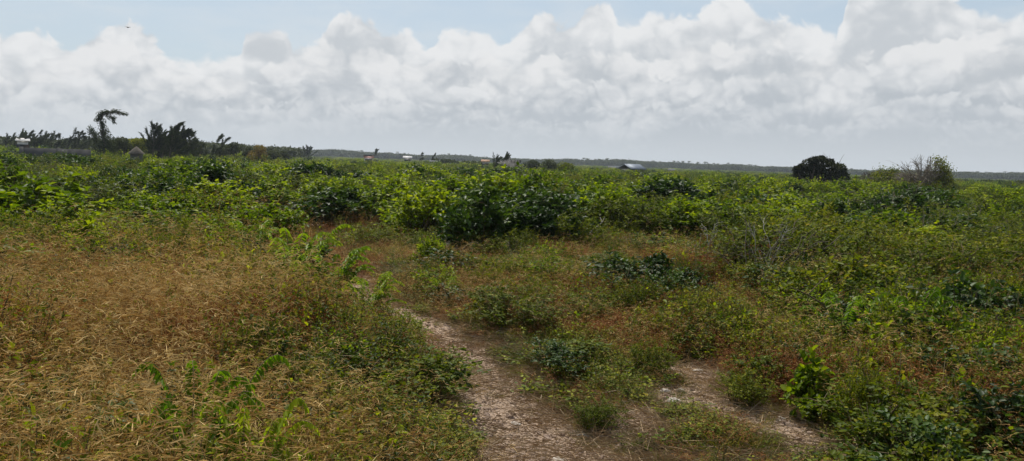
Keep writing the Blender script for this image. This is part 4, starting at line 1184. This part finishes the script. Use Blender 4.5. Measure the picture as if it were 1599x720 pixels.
dead('bare_branch', 925, 392, 40, 70, 'single bleached bare stem standing right of the thicket', 1, M_bone, up=.8, lean=.35, thick=.014, lv=1, z0=.3)
dead('bare_branch', 1112, 428, 40, 60, 'forked white bare stem in the left part of the grey green shrub', 2, M_bone, up=.9, lean=-.1, thick=.012, z0=.35)
dead('bare_branch', 1180, 455, 60, 110, 'tall bleached branches rising through the widest grey green shrub', 4, M_bone, up=.75, lean=.15, thick=.011, z0=.3)
dead('bare_branch', 1238, 452, 40, 80, 'thin bare stem right of the widest grey green shrub', 2, M_twig, up=.8, lean=.1, thick=.009, z0=.3)
dead('brush_heap', 1368, 372, 110, 26, 'heap of cut dry branches lying in the right field', 26, M_twig, up=.16, lean=-.15, thick=.013, cat='brush pile', z0=.25)
dead('brush_heap', 1450, 392, 50, 24, 'smaller heap of dry twigs right of the large brush heap', 14, M_twig, up=.3, lean=0., thick=.008, cat='brush pile', z0=.25)
dead('dead_stalks', 1545, 700, 90, 90, 'upright pale dry stalks in the near right corner', 6, M_straw, up=.85, lean=.15, thick=.004, cat='dry stalks', lv=1)
dead('dead_stalks', 1120, 715, 70, 70, 'dark crooked dry stem at the bottom of the clearing', 3, M_stem, up=.6, lean=.3, thick=.006, cat='dry stalks', lv=1)
# the dark dead branch lying over the weeds at right
x, y = ground_pt(1290, 560); d = math.hypot(x, y); k = d / F
b = MB(); q = np.array([(-55 * k, .1, .62), (-30 * k, .05, .56), (-10 * k, 0, .48), (8 * k, 0, .36), (22 * k, -.05, .2)])
tube(b, q, [.006, .009, .012, .013, .014], 6, .2)
tube(b, [q[1], q[1] + [25 * k, .1, .12], q[1] + [48 * k, .15, .24]], [.007, .005, .003], 4, .3)
tube(b, [q[2], q[2] + [18 * k, -.1, .07]], [.005, .002], 4, .3)
o = link('dead_branch', b.mesh('dead_branch', M_stem)); o.location = (x, y, float(gz(x, y))); tag(o, 'dark crooked dead branch lying over weeds above a fern like plant', 'branch')

# ------------------------------------------------------------------ the bird
d = cam_dir(200, 43) * 90
import bmesh
mb = MB()
s_ = .36
body = curve_pts((-.5 * s_, 0, 0), (.5 * s_, 0, .03), 9); tube(mb, body, np.array([.005, .03, .075, .095, .09, .075, .05, .045, .008]) * s_ * 1.6, 8)
for sg in (-1, 1):
    tt = np.linspace(0, 1, 7)
    lead = np.stack([.15 * s_ - .15 * s_ * tt ** 2 * 2 + .1 * s_ * np.sin(tt * 3), sg * tt * 1.15 * s_, .22 * s_ * np.sin(tt * 2.4)], -1)
    ch = .30 * s_ * (1 - tt) ** .6 + .02; trail = lead - np.stack([ch, 0 * ch, 0 * ch], -1)
    th_ = np.array([0, 0, .012 * s_])
    V = np.concatenate([lead - th_, trail - th_, lead + th_, trail + th_]); i = np.arange(6)[:, None]
    mb.add(V, [np.concatenate([i + [0, 1, 8, 7], i + [14, 21, 22, 15], i + [0, 14, 15, 1], i + [7, 8, 22, 21]])])
mb.add([(-.4 * s_, -.03, 0), (-.75 * s_, -.1, 0), (-.75 * s_, .1, 0), (-.4 * s_, .03, 0), (-.4 * s_, -.03, .015), (-.75 * s_, -.1, .01), (-.75 * s_, .1, .01), (-.4 * s_, .03, .015)],
       [np.array([[0, 3, 2, 1], [4, 5, 6, 7], [0, 1, 5, 4], [1, 2, 6, 5], [2, 3, 7, 6], [3, 0, 4, 7]])])
o = link('bird', mb.mesh('bird', plain_mat('feathers', (.06, .055, .05), .7))); o.location = (d[0], d[1], CAMZ + d[2]); o.rotation_euler = (.15, -.1, 1.2)
tag(o, 'dark bird gliding high before the left cloud', 'bird')

# ------------------------------------------------------------------ sun and sky
SUN_EL, SUN_AZ = R_(60), R_(-18)      # azimuth measured from +Y towards +X
sd = Vector((math.sin(SUN_AZ) * math.cos(SUN_EL), math.cos(SUN_AZ) * math.cos(SUN_EL), math.sin(SUN_EL)))
sun = bpy.data.lights.new('sun', 'SUN'); sun.energy = 5.; sun.angle = R_(.55); sun.color = (1, .95, .87)
so = bpy.data.objects.new('sun', sun); so.rotation_euler = sd.to_track_quat('Z', 'Y').to_euler(); COL.objects.link(so)

world = bpy.data.worlds.new('World'); scene.world = world; world.use_nodes = True
nt = world.node_tree; N = nt.nodes; L = nt.links; N.clear()
out = N.new('ShaderNodeOutputWorld'); bg = N.new('ShaderNodeBackground'); L.new(bg.outputs[0], out.inputs[0])
STR = .1; bg.inputs[1].default_value = STR
sky = N.new('ShaderNodeTexSky'); sky.sky_type = 'NISHITA'; sky.sun_disc = False; sky.sun_elevation = SUN_EL; sky.sun_rotation = SUN_AZ; sky.dust_density = 2.; sky.air_density = 1.
tc = N.new('ShaderNodeTexCoord'); sp = N.new('ShaderNodeSeparateXYZ'); L.new(tc.outputs['Generated'], sp.inputs[0])
def mth(op, a, b=None, c=None, clamp=False):
    n = N.new('ShaderNodeMath'); n.operation = op; n.use_clamp = clamp
    for k, v in enumerate((a, b, c)):
        if v is None: continue
        if isinstance(v, (int, float)): n.inputs[k].default_value = v
        else: L.new(v, n.inputs[k])
    return n.outputs[0]
def sstep(v, a, b):
    n = N.new('ShaderNodeMapRange'); n.interpolation_type = 'SMOOTHSTEP'; n.inputs[1].default_value = a; n.inputs[2].default_value = b
    L.new(v, n.inputs[0]); return n.outputs[0]
def comb(x, y, z):
    n = N.new('ShaderNodeCombineXYZ')
    for k, v in enumerate((x, y, z)):
        if isinstance(v, (int, float)): n.inputs[k].default_value = v
        else: L.new(v, n.inputs[k])
    return n.outputs[0]
def nz(vec, scale, det=5, rough=.55, dist=0.):
    n = N.new('ShaderNodeTexNoise'); n.inputs['Scale'].default_value = scale; n.inputs['Detail'].default_value = det; n.inputs['Roughness'].default_value = rough; n.inputs['Distortion'].default_value = dist
    L.new(vec, n.inputs['Vector']); return n.outputs['Fac']
def vor(vec, scale, smooth=.5):
    n = N.new('ShaderNodeTexVoronoi'); n.feature = 'SMOOTH_F1'; n.inputs['Scale'].default_value = scale; n.inputs['Smoothness'].default_value = smooth
    L.new(vec, n.inputs['Vector']); return n.outputs['Distance']
def mixw(f, a, b):
    x = N.new('ShaderNodeMix'); x.data_type = 'RGBA'
    if isinstance(f, (int, float)): x.inputs[0].default_value = f
    else: L.new(f, x.inputs[0])
    for k, v in ((6, a), (7, b)):
        if isinstance(v, tuple): x.inputs[k].default_value = (v[0] / STR, v[1] / STR, v[2] / STR, 1)
        else: L.new(v, x.inputs[k])
    return x.outputs[2]
az = mth('ARCTAN2', sp.outputs['X'], sp.outputs['Y']); el = mth('ARCSINE', sp.outputs['Z'])
def s2l(r, g, b):
    return tuple(((c / 255 + .055) / 1.055) ** 2.4 for c in (r, g, b))
pos = comb(az, el, 0.)
skyc = mixw(mth('MULTIPLY_ADD', sstep(el, .2, .6), -.55, .62), sky.outputs[0], s2l(203, 219, 231))
# thin veil
veil = mth('MULTIPLY', sstep(nz(comb(mth('MULTIPLY', az, 1.), mth('MULTIPLY', el, 3.), 4.), 5., 5, .6), .42, .72), .4)
col = mixw(veil, skyc, s2l(222, 226, 229))
LAYERS = [
 # profile in picture coordinates, billow size, bright colour, grey colour, shade depth, softness, opacity, id
 ([(0, 48), (50, 42), (95, 62), (150, 40), (230, 38), (275, 92), (330, 82), (375, 70), (385, 28), (440, 22), (465, 60), (500, 40), (530, 2), (575, 5), (600, 32), (640, 36), (665, 62), (700, 38), (755, 40), (785, 66), (835, 28), (900, 16), (920, -12), (955, -8), (970, 40), (1010, 14), (1060, 12), (1100, 4), (1130, -20), (1180, 8), (1240, 26), (1310, 42), (1325, -30), (1420, -50), (1480, -30), (1540, 5), (1599, 0)], 1.0, (234, 235, 236), (199, 204, 209), .06, .009, .95, 1.3),
 ([(0, 100), (80, 88), (170, 62), (250, 80), (330, 110), (420, 98), (480, 78), (560, 62), (640, 88), (720, 78), (800, 98), (900, 72), (1000, 88), (1090, 62), (1200, 62), (1300, 82), (1400, 70), (1480, 60), (1599, 50)], .9, (232, 233, 234), (190, 196, 202), .045, .009, .9, 5.7),
 ([(0, 135), (90, 120), (200, 118), (300, 135), (400, 128), (520, 112), (640, 120), (750, 130), (860, 118), (960, 128), (1080, 112), (1200, 118), (1300, 104), (1420, 96), (1500, 112), (1599, 104)], .75, (228, 230, 232), (184, 191, 198), .035, .009, .85, 9.1),
 ([(0, 165), (120, 158), (260, 165), (400, 160), (540, 150), (700, 155), (850, 158), (1000, 160), (1150, 150), (1300, 158), (1450, 145), (1599, 160)], .6, (221, 224, 227), (187, 194, 201), .025, .008, .75, 13.9),
 ([(0, 188), (160, 180), (330, 190), (520, 178), (700, 184), (900, 188), (1080, 180), (1260, 190), (1440, 178), (1599, 188)], .45, (216, 220, 224), (190, 197, 204), .02, .007, .55, 17.3),
]
for prof, bs, cb, cg, H, soft, op, sid in LAYERS:
    fc = N.new('ShaderNodeFloatCurve'); cur = fc.mapping.curves[0]
    pts = []
    for px, py in prof:
        dv = cam_dir(px, py); pts.append(((math.atan2(dv[0], dv[1]) + .7) / 1.4, math.asin(dv[2]) / .4))
    pts.sort()
    cur.points[0].location = (0, pts[0][1]); cur.points[1].location = (1, pts[-1][1])
    for q in pts: cur.points.new(*q)
    fc.mapping.update()
    L.new(mth('DIVIDE', mth('ADD', az, .7), 1.4), fc.inputs['Value'])
    T = mth('MULTIPLY', fc.outputs[0], .4)
    wx = mth('MULTIPLY', mth('SUBTRACT', nz(comb(az, el, sid), 16., 3), .5), .07)
    wy = mth('MULTIPLY', mth('SUBTRACT', nz(comb(az, el, sid + 20), 16., 3), .5), .07)
    pv = comb(mth('ADD', az, wx), mth('MULTIPLY', mth('ADD', el, wy), 1.15), sid)
    b1 = mth('SUBTRACT', .45, vor(pv, 17 / bs, .45)); b2 = mth('SUBTRACT', .45, vor(pv, 42 / bs, .4)); b3 = mth('SUBTRACT', .45, vor(pv, 95 / bs, .5))
    fb = mth('SUBTRACT', nz(pv, 70., 6, .62), .5)
    dsp = mth('ADD', mth('MULTIPLY', b1, .034 * bs), mth('ADD', mth('MULTIPLY', b2, .015 * bs), mth('ADD', mth('MULTIPLY', b3, .008), mth('MULTIPLY', fb, .020))))
    s = mth('SUBTRACT', mth('ADD', T, dsp), el)
    sv = mth('MULTIPLY', soft, 1.)
    sfn = mth('DIVIDE', s, mth('MULTIPLY_ADD', nz(pv, 9., 2), soft * 2.4, soft * .1))
    mask = mth('MULTIPLY', sstep(sfn, 0., 1.), op)
    # shade: greyer away from the lit upper edge, lighter on each billow
    big = nz(comb(az, mth('MULTIPLY', el, 1.8), sid + 3), 11., 5, .55)
    sh = mth('ADD', mth('MULTIPLY', mth('DIVIDE', s, H), .55), mth('MULTIPLY', mth('SUBTRACT', big, .5), 2.4))
    sh = mth('SUBTRACT', sh, mth('MULTIPLY', b2, .9)); sh = mth('SUBTRACT', sh, mth('MULTIPLY', b1, .9)); sh = mth('SUBTRACT', sh, mth('MULTIPLY', fb, .8))
    shs = sstep(sh, -.15, .95)
    cc = mixw(shs, s2l(*cb), s2l(*cg))
    col = mixw(mask, col, cc)
# grey haze towards the horizon
hz = mth('MULTIPLY', mth('SUBTRACT', 1., sstep(el, -.005, .065)), .88)
col = mixw(hz, col, s2l(205, 211, 216))
# high sky (outside the picture): broken cloud
L.new(col, bg.inputs[0])

# ------------------------------------------------------------------ air
mb = MB(); box(mb, -1000, 1000, -300, 950, -1.5, 16.)
hm, nt2, N2, L2_ = new_mat('air'); o2 = N2.new('ShaderNodeOutputMaterial'); pvn = N2.new('ShaderNodeVolumePrincipled')
pvn.inputs['Density'].default_value = .00028; pvn.inputs['Color'].default_value = (.8, .9, 1, 1); pvn.inputs['Anisotropy'].default_value = .2
L2_.new(pvn.outputs[0], o2.inputs['Volume'])
hz_o = link('haze', mb.mesh('haze', hm)); tag(hz_o, 'thin pale haze over the far fields', 'haze', kind='stuff')

scene.view_settings.view_transform = 'Standard'; scene.view_settings.look = 'None'; scene.view_settings.exposure = 0.; scene.view_settings.gamma = 1
scene.render.engine = 'CYCLES'
cy = scene.cycles
cy.max_bounces = 6; cy.diffuse_bounces = 3; cy.transmission_bounces = 3; cy.glossy_bounces = 2; cy.volume_bounces = 0; cy.transparent_max_bounces = 8
cy.use_denoising = True; cy.denoiser = 'OPENIMAGEDENOISE'; cy.denoising_input_passes = 'RGB_ALBEDO_NORMAL'; cy.sample_clamp_indirect = 3.
world.cycles.sampling_method = 'MANUAL'; world.cycles.sample_map_resolution = 256
